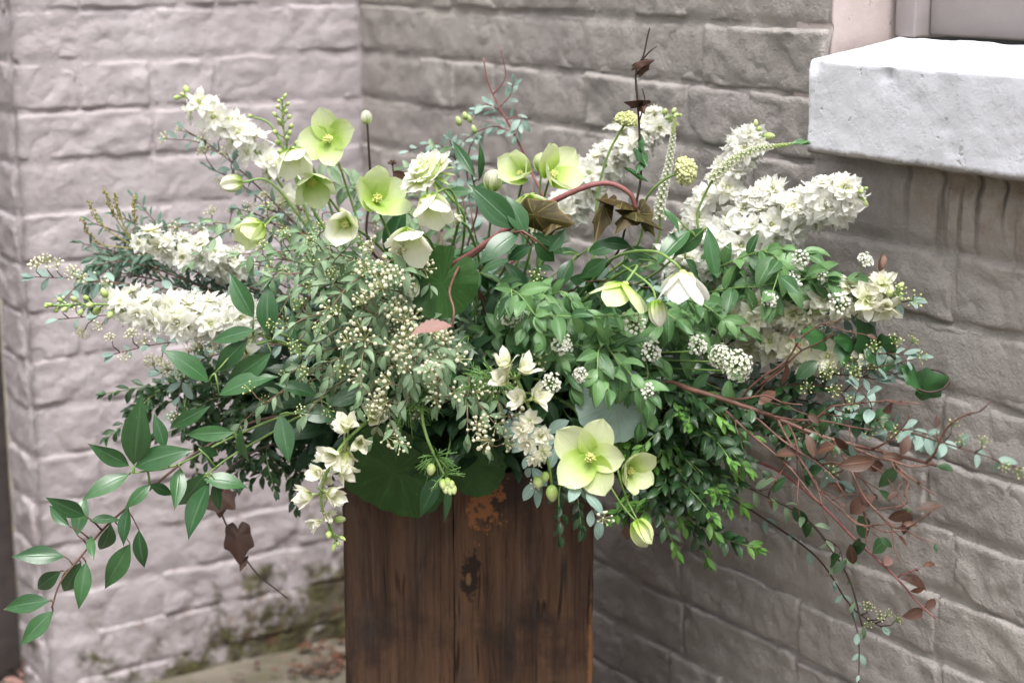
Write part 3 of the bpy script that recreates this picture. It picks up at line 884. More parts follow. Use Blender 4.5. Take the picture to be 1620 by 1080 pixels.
def ball_geo(r, sz=1.0, n=6, m=4):
    V, Fc, UV = [(0, 0, -r * sz)], [], [(0.5, 0)]
    for i in range(1, m):
        a = -math.pi / 2 + math.pi * i / m
        for j in range(n):
            b = 2 * math.pi * j / n
            V.append((r * math.cos(a) * math.cos(b), r * math.cos(a) * math.sin(b), r * sz * math.sin(a))); UV.append((j / n, i / m))
    V.append((0, 0, r * sz)); UV.append((0.5, 1))
    for j in range(n): Fc.append((0, 1 + (j + 1) % n, 1 + j))
    for i in range(m - 2):
        for j in range(n):
            a, b = 1 + i * n + j, 1 + i * n + (j + 1) % n
            Fc.append((a, b, b + n, a + n))
    k = 1 + (m - 2) * n
    for j in range(n): Fc.append((k + j, k + (j + 1) % n, len(V) - 1))
    return V, Fc, UV


def floret_mesh(mat, L, rings, seed, ruffle=0.10):
    mb = MB()
    rr = random.Random(seed)
    for cnt, tilt, f in rings:
        o = rr.uniform(0, 6)
        for k in range(cnt):
            V, Fc, UV = petal_geo(L * f * rr.uniform(0.85, 1.12), L * f * rr.uniform(0.46, 0.66), cup=rr.uniform(-0.5, 0.4), ruffle=ruffle * rr.uniform(0.4, 1.3), side=rr.uniform(-0.3, 0.5), nl=5, nw=3, seed=rr.uniform(0, 9), point=1.0)
            mb.add(V, Fc, UV, 0, rot_petal(o + 2 * math.pi * k / cnt + rr.uniform(-.2, .2), tilt + rr.uniform(-.2, .2), rr.uniform(-.35, .35), L * 0.08))
    V, Fc, UV = ball_geo(L * 0.13, 0.8, 6, 4)
    mb.add(V, Fc, UV, 1, Matrix.Translation((0, 0, L * 0.06)))
    # the short stalk / spur behind
    mb.tube([Vector((0, 0, -L * 0.75)), Vector((0, 0, -L * 0.3)), Vector((0, 0, 0.0))], [L * 0.045, L * 0.055, L * 0.12], 5, 1)
    return mb.build('floret', [mat, M_BUD])


FLORET = [floret_mesh(P_WHITE, 0.0165, ((7, 0.08, 1.0), (7, 0.48, 0.88), (6, 0.9, 0.68), (4, 1.2, 0.45)), 100 + i, 0.15) for i in range(6)]
FLORET_CREAM = [floret_mesh(P_CREAM, 0.0165, ((7, 0.15, 1.0), (7, 0.6, 0.88), (5, 1.0, 0.65)), 200 + i, 0.15) for i in range(5)]
FLORET_OPEN = [floret_mesh(P_WHITE, 0.0190, ((6, 0.06, 1.0), (6, 0.5, 0.78), (4, 1.0, 0.5)), 300 + i, 0.11) for i in range(4)]
FLORET_TRUMPET = [floret_mesh(P_CREAM, 0.0200, ((4, 0.90, 1.0), (4, 1.15, 0.95), (2, 1.3, 0.6)), 400 + i, 0.08) for i in range(4)]


def bud_mesh(r, sz, mat):
    V, Fc, UV = ball_geo(r, sz, 8, 6)
    V = [(x * (1 - 0.25 * max(0, z / (r * sz))), y * (1 - 0.25 * max(0, z / (r * sz))), z + r * sz) for x, y, z in V]
    mb = MB(); mb.add(V, Fc, UV)
    # seams of the closed sepals
    return mb.build('bud', [mat])


BUD_L = [bud_mesh(0.0040, s, M_BUD) for s in (1.3, 1.6)]
BUD_C = [bud_mesh(0.0048, s, P_CREAM) for s in (1.2, 1.5)]


def cluster_mesh(nb, rad, br, mat, smat, seed, spread=1.0, open_f=0.0):
    """umbel: thin stalks from the origin fanning towards +Z, a bead on each"""
    mb = MB(); rr = random.Random(seed)
    for k in range(nb):
        a = 2.399 * k
        h = math.sqrt((k + 0.5) / nb) * spread
        d = Vector((math.cos(a) * math.sin(h), math.sin(a) * math.sin(h), math.cos(h)))
        e = d * rad * rr.uniform(0.78, 1.08)
        mb.tube([Vector((0, 0, 0)), e * 0.5 + Vector((0, 0, rad * 0.06)), e], [0.00045, 0.0004, 0.0004], 3, 1, False)
        if rr.random() < open_f:
            for j in range(5):
                V, Fc, UV = petal_geo(br * 1.7, br * 1.6, 0.4, 0, 0.3, 2, 2)
                mb.add(V, Fc, UV, 0, Matrix.Translation(e) @ d.to_track_quat('Z', 'Y').to_matrix().to_4x4() @ rot_petal(j * 1.257 + rr.uniform(-.2, .2), rr.uniform(0.1, 0.5)))
        else:
            V, Fc, UV = ball_geo(br * rr.uniform(0.55, 1.25), 1.05, 6, 4)
            mb.add(V, Fc, UV, 0, Matrix.Translation(e) @ d.to_track_quat('Z', 'Y').to_matrix().to_4x4())
    return mb.build('bud_cluster', [mat, smat])


CL_CREAM = [cluster_mesh(R.choice((10, 13, 16)), 0.0115, 0.0016, M_CBUD, S_PALE, 500 + i, 1.05) for i in range(6)]
CL_YELLOW = [cluster_mesh(R.choice((8, 12)), 0.0105, 0.0012, M_YBUD, S_GREEN, 520 + i, 1.1) for i in range(5)]
CL_WHITE = [cluster_mesh(R.choice((28, 36)), 0.0100, 0.0016, M_WBUD, S_GREEN, 540 + i, 1.15, 0.45) for i in range(4)]
CL_SNOW = [cluster_mesh(60, 0.0150, 0.0017, M_WBUD, S_GREEN, 560 + i, 1.45, 0.85) for i in range(3)]
CL_SMALL = [cluster_mesh(12, 0.0100, 0.0012, M_CBUD, S_PALE, 580 + i, 1.2) for i in range(3)]


# ------------------------------------------------------------------ plant building
MOUTH = Vector((-0.05, 2.075, BTOP - 0.06))
CREATED = 0


def orient(loc, d, up, scale=1.0, roll=0.0):
    """matrix with local +Y along d and local +Z as near to `up` as possible"""
    y = d.normalized()
    z = up - y * up.dot(y)
    if z.length < 1e-5: z = y.orthogonal()
    z = z.normalized()
    x = y.cross(z)
    m = Matrix.Identity(4)
    for i, a in enumerate((x, y, z)):
        for k in range(3): m[k][i] = a[k] * scale
    m.translation = loc
    if roll: m = m @ Matrix.Rotation(roll, 4, 'Y')
    return m


def orient_z(loc, d, scale=1.0, roll=0.0):
    m = d.to_track_quat('Z', 'Y').to_matrix().to_4x4() @ Matrix.Rotation(roll, 4, 'Z') @ Matrix.Scale(scale, 4)
    m.translation = loc
    return m


class Plant:
    def __init__(s, name, label, cat, pts, r0=0.0022, r1=0.0009, smat=None, group=None, rooted=True, per=6):
        P = [W(*p) if not isinstance(p, Vector) else p for p in pts]
        if rooted:
            b = MOUTH + Vector((R.uniform(-.085, .085), R.uniform(-.07, .07), -0.03))
            first = P[0]
            knee = b.lerp(first, 0.45) + Vector((0, 0, 0.035 + 0.12 * (first - b).length))
            if (first - b).length > 0.12: P = [b, knee] + P
            else: P = [b] + P
        s.first = len(P) - len(pts)
        s.path = smooth_path(P, per)
        s.vis0 = s.first * per / (len(s.path) - 1)
        s.root = thing(name, s.path[0], label, cat, group)
        s.smat = smat or S_GREEN
        s.stem = MB()
        m = len(s.path)
        s.r0, s.r1 = r0, r1
        s.stem.tube(s.path, [r0 + (r1 - r0) * i / (m - 1) for i in range(m)], 6)
        s.rr = random.Random(hash((round(P[-1].x, 4), round(P[-1].z, 4), len(name))) & 0xffff)

    def at(s, f):
        """point and tangent at fraction f of the whole stem"""
        x = max(0.0, min(0.9999, f)) * (len(s.path) - 1)
        i = int(x)
        return s.path[i].lerp(s.path[i + 1], x - i), (s.path[i + 1] - s.path[i]).normalized()

    def put(s, name, me, m):
        return link(name, me, s.root, m)

    def twig(s, pts, r0, r1, n=5, per=4):
        p = smooth_path(pts, per)
        s.stem.tube(p, [r0 + (r1 - r0) * i / (len(p) - 1) for i in range(len(p))], n)
        return p

    def length(s, f0=0.0):
        i = int(f0 * (len(s.path) - 1))
        return sum((s.path[k + 1] - s.path[k]).length for k in range(i, len(s.path) - 1))

    def leaves(s, kind, f0=0.3, f1=1.0, gap=0.02, opposite=True, ang=55, size=1.0, droop=0.25, face=0.55, taper=0.35, skip=0.08, path=None, tipk=None, tipn=0, tipleaf=True, whorl=2):
        rr = s.rr
        me = LV[kind]
        path = path or s.path
        nseg = len(path) - 1
        cum = [0.0]
        for k in range(nseg): cum.append(cum[-1] + (path[k + 1] - path[k]).length)
        tot = cum[-1]
        d = tot * f0
        az = rr.uniform(0, 6.28)
        end = tot * f1
        k = 0
        spots = []
        while d < end:
            spots.append(d); d += gap * rr.uniform(0.75, 1.25)
        for si, d in enumerate(spots):
            while k < nseg - 1 and cum[k + 1] < d: k += 1
            q = (d - cum[k]) / max(1e-6, cum[k + 1] - cum[k])
            p = path[k].lerp(path[k + 1], q)
            t = (path[k + 1] - path[k]).normalized()
            a = t.orthogonal().normalized(); b = t.cross(a)
            az += 1.571 if opposite else 2.4
            tip = si >= len(spots) - tipn
            for w_ in range(whorl if opposite else 1):
                if rr.random() < skip: continue
                z = az + w_ * 2 * math.pi / max(1, whorl) + rr.uniform(-.3, .3)
                sd = a * math.cos(z) + b * math.sin(z)
                an = math.radians(ang + rr.uniform(-16, 16)) * (0.75 if tip else 1)
                dr = t * math.cos(an) + sd * math.sin(an) + Vector((0, 0, -droop * rr.uniform(0.3, 1.5)))
                up = Vector((rr.uniform(-.35, .35), -face + rr.uniform(-.35, .35), 1 - face * 0.6)) + t * 0.15
                f = d / tot
                sc_ = size * rr.uniform(0.62, 1.22) * (1 - taper * max(0, (f - 0.55) / 0.45))
                r = s.r0 + (s.r1 - s.r0) * f
                s.put('leaf', rr.choice(LV[tipk] if (tip and tipk) else me), orient(p + sd * r, dr, up, sc_))
        if tipleaf:
            t = (path[-1] - path[-2]).normalized()
            for _ in range(2):
                s.put('leaf', rr.choice(LV[tipk] if tipk else me), orient(path[-1], t + Vector((rr.uniform(-.3, .3), rr.uniform(-.3, .3), rr.uniform(-.3, .3))), Vector((rr.uniform(-.5, .5), -face, 1)), size * 0.7))

    def clusters(s, meshes, f0, f1, gap, stalk=0.018, size=1.0, up=0.6, toward=0.5, name='bud_cluster', smat_r=0.0006):
        rr = s.rr
        L = s.length()
        f = f0 + rr.uniform(0, 0.5) * gap / L
        while f < f1:
            p, t = s.at(f)
            side = Vector((rr.uniform(-1, 1), rr.uniform(-1, 0.3), rr.uniform(-.5, 1)))
            side = (side - t * side.dot(t)).normalized()
            d = (side + Vector((0, -toward, up)) * rr.uniform(0.4, 1.1) + t * 0.5).normalized()
            e = p + d * stalk * rr.uniform(0.7, 1.3)
            s.stem.tube([p, p.lerp(e, 0.55) + t * 0.003, e], [smat_r * 1.3, smat_r, smat_r * 0.9], 4)
            s.put(name, rr.choice(meshes), orient_z(e, (d + Vector((0, -0.3, 0.3))).normalized(), size * rr.uniform(0.75, 1.2), rr.uniform(0, 6)))
            f += gap / L * rr.uniform(0.7, 1.3)

    def done(s):
        me = s.stem.build('stem', [s.smat])
        s.put('stem', me, Matrix.Identity(4))
        return s.root


def place(root, name, me, m): return link(name, me, root, m)


def fv(rt, up, tw):
    """a direction given as (right, up, towards the camera)"""
    return Vector((rt, -tw, up)).normalized()


# inner foliage: the mass of leaves that packs the middle of the arrangement
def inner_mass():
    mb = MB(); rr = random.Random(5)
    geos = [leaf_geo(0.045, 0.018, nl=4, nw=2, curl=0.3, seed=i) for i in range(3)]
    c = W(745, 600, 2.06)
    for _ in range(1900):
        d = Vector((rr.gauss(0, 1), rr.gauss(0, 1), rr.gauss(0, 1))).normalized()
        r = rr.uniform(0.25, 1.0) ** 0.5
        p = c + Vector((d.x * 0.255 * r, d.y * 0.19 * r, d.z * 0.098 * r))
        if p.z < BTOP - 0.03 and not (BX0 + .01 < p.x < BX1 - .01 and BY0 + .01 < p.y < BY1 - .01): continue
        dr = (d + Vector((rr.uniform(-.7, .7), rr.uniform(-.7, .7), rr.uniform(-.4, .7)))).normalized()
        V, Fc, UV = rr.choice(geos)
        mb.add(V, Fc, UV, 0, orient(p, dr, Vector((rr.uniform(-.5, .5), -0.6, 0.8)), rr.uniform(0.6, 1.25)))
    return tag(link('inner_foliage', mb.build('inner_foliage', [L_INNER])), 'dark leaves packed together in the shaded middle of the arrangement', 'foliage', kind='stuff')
inner_mass()

# ================================================================== THE ARRANGEMENT
def px_leaf(pl, kind, bx, by, Yb, tx, ty, Yt, wide=1.0, roll=0.0, face=0.9, name='leaf'):
    """a blade whose stalk end and tip stand at two points of the place"""
    a, b = W(bx, by, Yb), W(tx, ty, Yt)
    me = pl.rr.choice(LV[kind])
    L = {'ruscus': .068, 'fresh': .037, 'euc': .028, 'pink': .046, 'darkoval': .03, 'rust': .03, 'maroon': .028, 'ivy': .030, 'ivydark': .026, 'ivygreen': .026, 'galax': .05, 'silver': .05}[kind]
    d = b - a
    m = orient(a, d, Vector((pl.rr.uniform(-.3, .3), -face, 0.45)), d.length / L / (1.0 if kind in ('ivy', 'ivydark', 'ivygreen', 'galax', 'silver') else 0.93), roll)
    if wide != 1.0: m = m @ Matrix.Diagonal((wide, 1, 1, 1))
    return pl.put(name, me, m)


def yfront(px, py):
    return 2.07 - 0.31 * math.sqrt(max(0.0, 1 - ((px - 760) / 680) ** 2 - ((py - 570) / 330) ** 2))


# ---------------------------------------------------------------- white and cream flower spikes
def spike(label, pts, fl=(0.3, 0.85), meshes=FLORET, gap=0.0065, size=1.0, rad=0.012, buds=True, smat=None, r0=0.0026, face=0.5, budm=BUD_L, name='larkspur', cat='flower spike', ntip=7):
    pl = Plant(name, label, cat, pts, r0, 0.0012, smat or S_GREEN)
    rr = pl.rr
    v0 = pl.vis0
    L = pl.length(v0)
    f = fl[0]; az = rr.uniform(0, 6)
    while f < fl[1]:
        p, t = pl.at(v0 + (1 - v0) * f)
        a = t.orthogonal().normalized(); b = t.cross(a)
        az += 2.4 + rr.uniform(-.3, .3)
        sd = a * math.cos(az) + b * math.sin(az)
        k = (f - fl[0]) / max(1e-6, fl[1] - fl[0])
        d = (sd + t * 0.35 + Vector((rr.uniform(-.5, .5), -face * 0.6 + rr.uniform(-.4, .4), 0.25 + rr.uniform(-.5, .5)))).normalized()
        rd = rad * (1 - 0.3 * k) * rr.choice((0.55, 0.85, 1.0, 1.15, 1.35))
        s_ = 1.22 * size * rr.uniform(0.7, 1.18) * (1 - 0.22 * k)
        e = p + (sd * 0.8 + d * 0.4).normalized() * rd
        pl.put('floret', rr.choice(meshes), orient_z(e, d, s_, rr.uniform(0, 6)))
        f += gap * 1.25 / L * rr.choice((0.5, 0.8, 1.0, 1.2, 1.9))
    if buds:
        f = fl[1]
        while f < 1.0:
            p, t = pl.at(v0 + (1 - v0) * f)
            k = (f - fl[1]) / max(1e-6, 1 - fl[1])
            az += 2.4
            a = t.orthogonal().normalized(); b = t.cross(a)
            d = (a * math.cos(az) + b * math.sin(az) + t * (0.5 + k)).normalized()
            e = p + d * 0.010 * (1 - 0.4 * k)
            pl.stem.tube([p, e], [0.0009, 0.0008], 4)
            pl.put('bud', rr.choice(budm), orient_z(e - d * 0.001, d, (1.05 - 0.5 * k) * rr.uniform(0.85, 1.1), 0))
            f += 0.0062 / L
        p, t = pl.at(0.9999)
        pl.put('bud', budm[0], orient_z(p, t, 0.6))
    return pl


spike('tall white flower spike with star shaped florets at the upper left of the bouquet', [(530, 430, 2.10), (450, 300, 2.08), (375, 210, 2.06), (292, 152, 2.04)], (0.2, 0.97), FLORET_OPEN, 0.0070, 1.0, 0.016, True).done()
spike('big dense white flower spike with green buds pointing left at middle height', [(500, 548, 1.94), (400, 517, 1.90), (330, 500, 1.88), (180, 482, 1.86), (78, 484, 1.85)], (0.24, 0.74), FLORET, 0.0027, 1.12, 0.0165, True).done()
spike('short white flower spike half hidden behind the feathery leaves on the left', [(410, 455, 2.05), (320, 402, 2.00), (205, 374, 1.99)], (0.1, 0.97), FLORET, 0.0042, 0.95, 0.014, False).done()
spike('white flower spike with lime buds leaning behind the dark upright ivy vine', [(845, 440, 2.10), (895, 330, 2.09), (960, 262, 2.08), (1020, 205, 2.07), (1066, 183, 2.06)], (0.12, 0.88), FLORET, 0.0030, 1.05, 0.016, True).done()
spike('white flower spike just behind the arching slender white spike', [(1040, 460, 1.97), (1105, 350, 1.96), (1160, 270, 1.95), (1198, 208, 1.94)], (0.1, 0.96), FLORET, 0.0036, 1.0, 0.015, True).done()
spike('broad white flower spike pointing up to the right below the window sill', [(1040, 470, 1.93), (1130, 410, 1.90), (1230, 350, 1.86), (1310, 318, 1.83), (1358, 300, 1.81)], (0.10, 0.93), FLORET, 0.0026, 1.12, 0.0175, True).done()
spike('second white spike packed tight beside the broad one under the sill', [(1060, 440, 1.97), (1130, 385, 1.93), (1190, 335, 1.90), (1240, 300, 1.88)], (0.1, 0.95), FLORET, 0.0040, 1.0, 0.015, False).done()
spike('cream flower spike with lime buds lying level toward the right wall', [(1110, 510, 1.90), (1190, 488, 1.84), (1280, 482, 1.80), (1370, 468, 1.765), (1420, 466, 1.75)], (0.10, 0.90), FLORET_CREAM, 0.0036, 1.05, 0.0145, True).done()
spike('lowest cream spike on the right behind red twigs', [(1120, 560, 1.91), (1220, 540, 1.84), (1310, 562, 1.79), (1390, 560, 1.77)], (0.2, 0.97), FLORET_CREAM, 0.0052, 1.0, 0.014, True).done()
spike('hanging pale spike with cupped florets at the left front corner of the planter', [(620, 650, 1.84), (560, 685, 1.77), (522, 735, 1.75), (508, 795, 1.75), (533, 856, 1.75)], (0.12, 0.86), FLORET_TRUMPET, 0.0080, 0.92, 0.012, True, None, 0.0024, 0.7, BUD_L).done()
spike('single white double floret on a short stem among dark glossy leaves at left', [(455, 545, 1.90), (405, 545, 1.86), (376, 556, 1.84)], (0.78, 1.0), FLORET, 0.012, 0.95, 0.006, False).done()
spike('loose lime budded stem standing beside the upper left white spike', [(500, 340, 2.04), (462, 265, 2.03), (430, 200, 2.03), (400, 185, 2.03)], (1.0, 1.0), FLORET, 0.01, 1, 0.01, True).done()
lb = Plant('larkspur', 'thin green stem of tight lime buds rising at upper left', 'flower spike', [(520, 400, 2.0), (470, 290, 2.0), (450, 210, 2.0), (446, 152, 2.0)], 0.0022, 0.0009)
for i in range(22):
    p, t = lb.at(0.62 + 0.375 * i / 22)
    a = t.orthogonal().normalized(); b = t.cross(a)
    d = (a * math.cos(i * 2.4) + b * math.sin(i * 2.4) + t * 0.9).normalized()
    e = p + d * 0.012 * (1.25 - i / 22)
    lb.stem.tube([p, e], [0.0008, 0.0007], 4)
    lb.put('bud', lb.rr.choice(BUD_L), orient_z(e, d, 0.85 - 0.35 * i / 22))
lb.done()

ct = Plant('larkspur', 'creamy trumpet shaped florets down the middle of the front above the planter edge', 'flower spike', [(770, 610, 1.86), (808, 590, 1.74), (835, 640, 1.73), (855, 690, 1.73), (868, 735, 1.735), (873, 768, 1.74)], 0.0028, 0.0014)
for (x, y, d, s_) in ((800, 575, (-.25, .8, .5), 1.0), (828, 583, (.5, .75, .45), 1.05), (796, 600, (-.6, .55, .6), .95), (848, 628, (.7, .45, .6), 1.05), (822, 632, (-.55, .35, .75), .95),
                      (822, 680, (-.75, .1, .7), .9), (836, 665, (-.3, .3, .9), .8), (858, 690, (.35, .05, .95), .85), (832, 705, (-.6, -.3, .75), .85), (862, 718, (.6, -.3, .8), .8), (846, 730, (-.3, -.6, .7), .75)):
    p = W(x, y, 1.715)
    q_, t = min(((ct.path[i], i) for i in range(len(ct.path))), key=lambda k: (k[0] - p).length)
    ct.stem.tube([q_, q_.lerp(p, .6) + Vector((0, 0, .002)), p - fv(*d) * 0.004], [.0012, .001, .001], 5)
    ct.put('floret', ct.rr.choice(FLORET_TRUMPET if y < 650 else FLORET_CREAM), orient_z(p - fv(*d) * 0.004, fv(*d), s_ * (1.0 if y < 650 else 0.9), ct.rr.uniform(0, 6)))
for (x, y, s_) in ((850, 752, 1.3), (872, 766, 1.7), (862, 745, 1.1)):
    ct.put('bud', BUD_L[0], orient_z(W(x, y, 1.73), fv(.1, -1, .3), s_))
ct.done()

# ---------------------------------------------------------------- slender arched white spikes
def veronica(label, pts, f0=0.35):
    pl = Plant('speedwell', label, 'flower spike', pts, 0.0020, 0.0008)
    mb = MB(); rr = pl.rr
    v0 = pl.vis0
    n = 190
    for i in range(n):
        f = f0 + (1 - f0) * i / n
        p, t = pl.at(v0 + (1 - v0) * f)
        a = t.orthogonal().normalized(); b = t.cross(a)
        k = i / n
        th = i * 2.4
        d = (a * math.cos(th) + b * math.sin(th) + t * 0.35).normalized()
        r = 0.0058 * (1 - 0.72 * k) * rr.uniform(0.85, 1.15)
        c = p + d * r
        if k < 0.82:
            for j in range(4):
                V, Fc, UV = petal_geo(0.0030 * (1.15 - 0.6 * k), 0.0024 * (1.15 - 0.6 * k), 0.3, 0, 0.2, 2, 2)
                mb.add(V, Fc, UV, 0, Matrix.Translation(c) @ d.to_track_quat('Z', 'Y').to_matrix().to_4x4() @ rot_petal(j * 1.571 + th, 0.55))
            mb.tube([p, c], [0.0009, 0.0006], 3, 1, False)
        else:
            V, Fc, UV = ball_geo(0.0013 * (1.4 - 0.7 * k), 1.3, 5, 4)
            mb.add(V, Fc, UV, 1, Matrix.Translation(p + d * r * 0.7))
    pl.put('flower_spike', mb.build('flower_spike', [P_WHITE, M_BUD]), Matrix.Identity(4))
    return pl


v1 = veronica('slender arched white spike with a green tip pointing at the window sill', [(1075, 400, 1.92), (1105, 330, 1.91), (1135, 275, 1.90), (1185, 240, 1.895), (1252, 228, 1.89)], 0.42)
v1.leaves('fresh', 0.45, 0.7, 0.05, True, 50, 0.9)
v1.done()
v2 = veronica('slender upright white spike behind the green button bud', [(1030, 400, 1.98), (1045, 320, 1.97), (1060, 250, 1.97), (1068, 182, 1.97)], 0.2)
v2.done()

# ---------------------------------------------------------------- hellebores
HPET = {}
for key, mt in (('pale', P_HELL), ('lime', P_HGREEN), ('cream', P_HCREAM), ('ivory', P_HWHITE)):
    HPET[key] = []
    for cup in (0.25, 0.7, 1.3):
        HPET[key].append([mesh('petal', *(lambda g: (g[0], g[1], mt, g[2]))(petal_geo(0.034 * R.uniform(.92, 1.08), 0.034 * R.uniform(0.78, 1.0), cup, 0.026, 0.22, 10, 8, R.uniform(0, 9), 0.52))) for _ in range(3)])


def stamens():
    mb = MB(); rr = random.Random(3)
    for k in range(26):
        a = k * 2.4; h = 0.15 + 0.5 * (k / 26)
        d = Vector((math.cos(a) * math.sin(h), math.sin(a) * math.sin(h), math.cos(h)))
        e = d * 0.0085 * rr.uniform(0.7, 1.1)
        mb.tube([d * 0.001, e], [0.0004, 0.0003], 3, 0, False)
        V, Fc, UV = ball_geo(0.0009, 1.3, 5, 4)
        mb.add(V, Fc, UV, 0, Matrix.Translation(e))
    for k in range(5):
        a = k * 1.257
        mb.tube([Vector((0, 0, 0)), Vector((0.0015 * math.cos(a), 0.0015 * math.sin(a), .006)), Vector((0.002 * math.cos(a), 0.002 * math.sin(a), .012))], [0.0012, 0.0012, 0.0003], 5, 0)
    V, Fc, UV = ball_geo(0.0035, 0.5, 8, 4)
    mb.add(V, Fc, UV, 0)
    return mb.build('stamens', [M_STAMEN])
STAMENS = stamens()


def hell_flower(pl, x, y, Y, facing, size_px, key, cup=0, tilt=0.25, roll=0.0, n=5, skipk=()):
    """size_px: petal length in the photograph"""
    c = W(x, y, Y)
    s_ = size_px / 2820 * Y / 0.034
    d = fv(*facing)
    base = orient_z(c, d, s_, roll)
    fl = bpy.data.objects.new('flower', STAMENS)
    fl.parent = pl.root
    m = base.copy(); m.translation = m.translation - pl.root.location
    fl.matrix_basis = m
    COL.objects.link(fl)
    for k in range(n):
        if k in skipk: continue
        pm = pl.rr.choice(HPET[key][cup])
        o = bpy.data.objects.new('petal', pm)
        o.parent = fl
        o.matrix_basis = rot_petal(2 * math.pi * k / n + pl.rr.uniform(-.08, .08), tilt + pl.rr.uniform(-.08, .22) + 0.03 * (k % 2), pl.rr.uniform(-.2, .2), 0.0015) @ Matrix.Scale(pl.rr.uniform(.88, 1.1), 4) @ Matrix.Translation((0, 0, 0.0006 * (k % 3)))
        COL.objects.link(o)
    return fl


def hellebore(label, x, y, Y, facing, size_px, key, cup, tilt, stem, roll=0.0, n=5, extra=None, skipk=(), smat=None):
    pl = Plant('hellebore', label, 'flower', stem + [(x, y, Y + 0.004)], 0.0020, 0.0014, smat or S_GREEN)
    hell_flower(pl, x, y, Y, facing, size_px, key, cup, tilt, roll, n, skipk)
    if extra: extra(pl)
    pl.done()
    return pl


hellebore('topmost pale green five petalled flower standing open above the left white spike', 523, 220, 1.98, (-0.35, 0.10, 0.85), 52, 'lime', 0, 0.12, [(590, 420, 2.02), (560, 330, 2.01)], 0.35, 4)
hellebore('cream and green cup flower nodding left below the topmost green one', 462, 236, 1.94, (0.15, -0.75, 0.6), 52, 'cream', 1, 0.55, [(560, 420, 2.02), (520, 320, 2.0), (480, 240, 1.99)], 0.2)
hellebore('lime flower seen from behind under the nodding cream cup', 492, 280, 1.96, (0.25, -0.6, 0.6), 54, 'lime', 1, 0.35, [(590, 430, 2.02), (540, 340, 2.0)], 0.9)
hellebore('cream cup flower with a green throat facing left in the middle of the left side', 548, 352, 1.80, (-0.15, -0.10, 1), 52, 'cream', 1, 0.62, [(640, 450, 1.98), (600, 390, 1.94)], 0.5)
hellebore('big lime flower turned up beside the cream cup with green throat', 592, 318, 1.90, (0.45, 0.40, 0.55), 58, 'lime', 1, 0.30, [(650, 450, 1.98), (615, 370, 1.96)], 0.0)
hellebore('half closed pale flower with two white petals under the white pincushion head', 678, 312, 1.82, (0.2, -0.65, 0.65), 54, 'cream', 1, 0.70, [(700, 440, 1.98), (725, 350, 1.90), (712, 300, 1.88)], 0.9)
hellebore('pale flower facing down just above the yellowish bud sprays', 645, 366, 1.79, (0.05, -0.7, 0.65), 54, 'cream', 1, 0.40, [(700, 450, 1.95), (680, 380, 1.87)], 1.25)
hellebore('small pale green bell flower looking left on the left side', 418, 358, 1.88, (-0.75, -0.30, 0.45), 50, 'pale', 1, 0.75, [(540, 450, 2.0), (470, 400, 1.95), (440, 345, 1.94)], 0.4)
hellebore('green cup flower turned to the sky in the top middle', 828, 278, 1.94, (-0.45, 0.45, 0.7), 46, 'lime', 1, 0.55, [(800, 420, 2.0), (815, 340, 1.99)], 0.1)
hellebore('pale green flower with a wide petal spread right in the top middle', 870, 280, 1.93, (0.55, 0.45, 0.55), 52, 'pale', 1, 0.35, [(830, 430, 2.0), (850, 350, 1.98)], 0.25, 5)
hellebore('pale green flower tucked under the two top middle ones', 838, 318, 1.92, (0.1, -0.45, 0.85), 50, 'pale', 1, 0.45, [(810, 440, 2.0), (835, 380, 1.98)], 0.7)


def hero_extra(pl):
    hell_flower(pl, 992, 742, 1.742, (0.55, -0.05, 0.8), 50, 'pale', 1, 0.35, 0.3)
    pl.twig([W(960, 760, 1.73), W(985, 800, 1.725), W(1008, 826, 1.72)], 0.0012, 0.0010)
    pl.twig([W(975, 735, 1.735), W(990, 785, 1.73), W(1010, 826, 1.72)], 0.0012, 0.0010)
    mb = MB()
    for k, (tl, s_) in enumerate(((1.15, 1.0), (1.25, .95), (1.2, 1.0), (0.95, 1.05), (1.22, .9))):
        V, Fc, UV = petal_geo(0.026 * s_, 0.021, 0.9, 0.01, 0.3, 8, 6, k)
        mb.add(V, Fc, UV, 0, rot_petal(k * 1.257, tl - 0.1, 0, 0.001))
    pl.put('bud', mb.build('bud', [P_HELL]), orient_z(W(1006, 822, 1.72), fv(0.45, -0.8, 0.3), 1.12))
hellebore('large pale green flower facing the camera low on the right front', 934, 722, 1.70, (-0.05, 0.15, 1), 64, 'pale', 0, 0.08, [(900, 640, 1.86), (925, 690, 1.75)], 0.95, 5, hero_extra)
hellebore('lime flower hanging sideways left of the white bell', 990, 448, 1.76, (-0.30, -0.90, 0.10), 60, 'pale', 1, 0.22, [(930, 470, 1.92), (1005, 420, 1.80)], 0.4, 5)


def bell_extra(pl):
    pl.twig([W(985, 420, 1.80), W(1015, 440, 1.765), W(1032, 456, 1.755), W(1038, 476, 1.75)], 0.0014, 0.0012)
    mb = MB()
    for k in range(5):
        V, Fc, UV = petal_geo(0.028, 0.019, 0.8, 0.01, 0.35, 8, 6, k)
        mb.add(V, Fc, UV, 0, rot_petal(k * 1.257, 1.12, 0, 0.001))
    pl.put('bud', mb.build('bud', [P_HCREAM]), orient_z(W(1038, 474, 1.75), fv(0.15, -1, 0.2), 1.0))
hellebore('large white bell flower hanging from an arched stem right of centre', 1080, 430, 1.735, (0.06, -0.97, 0.10), 66, 'ivory', 1, 0.50, [(950, 430, 1.90), (985, 402, 1.82), (1035, 398, 1.76), (1066, 415, 1.74)], 0.95, 5, bell_extra)

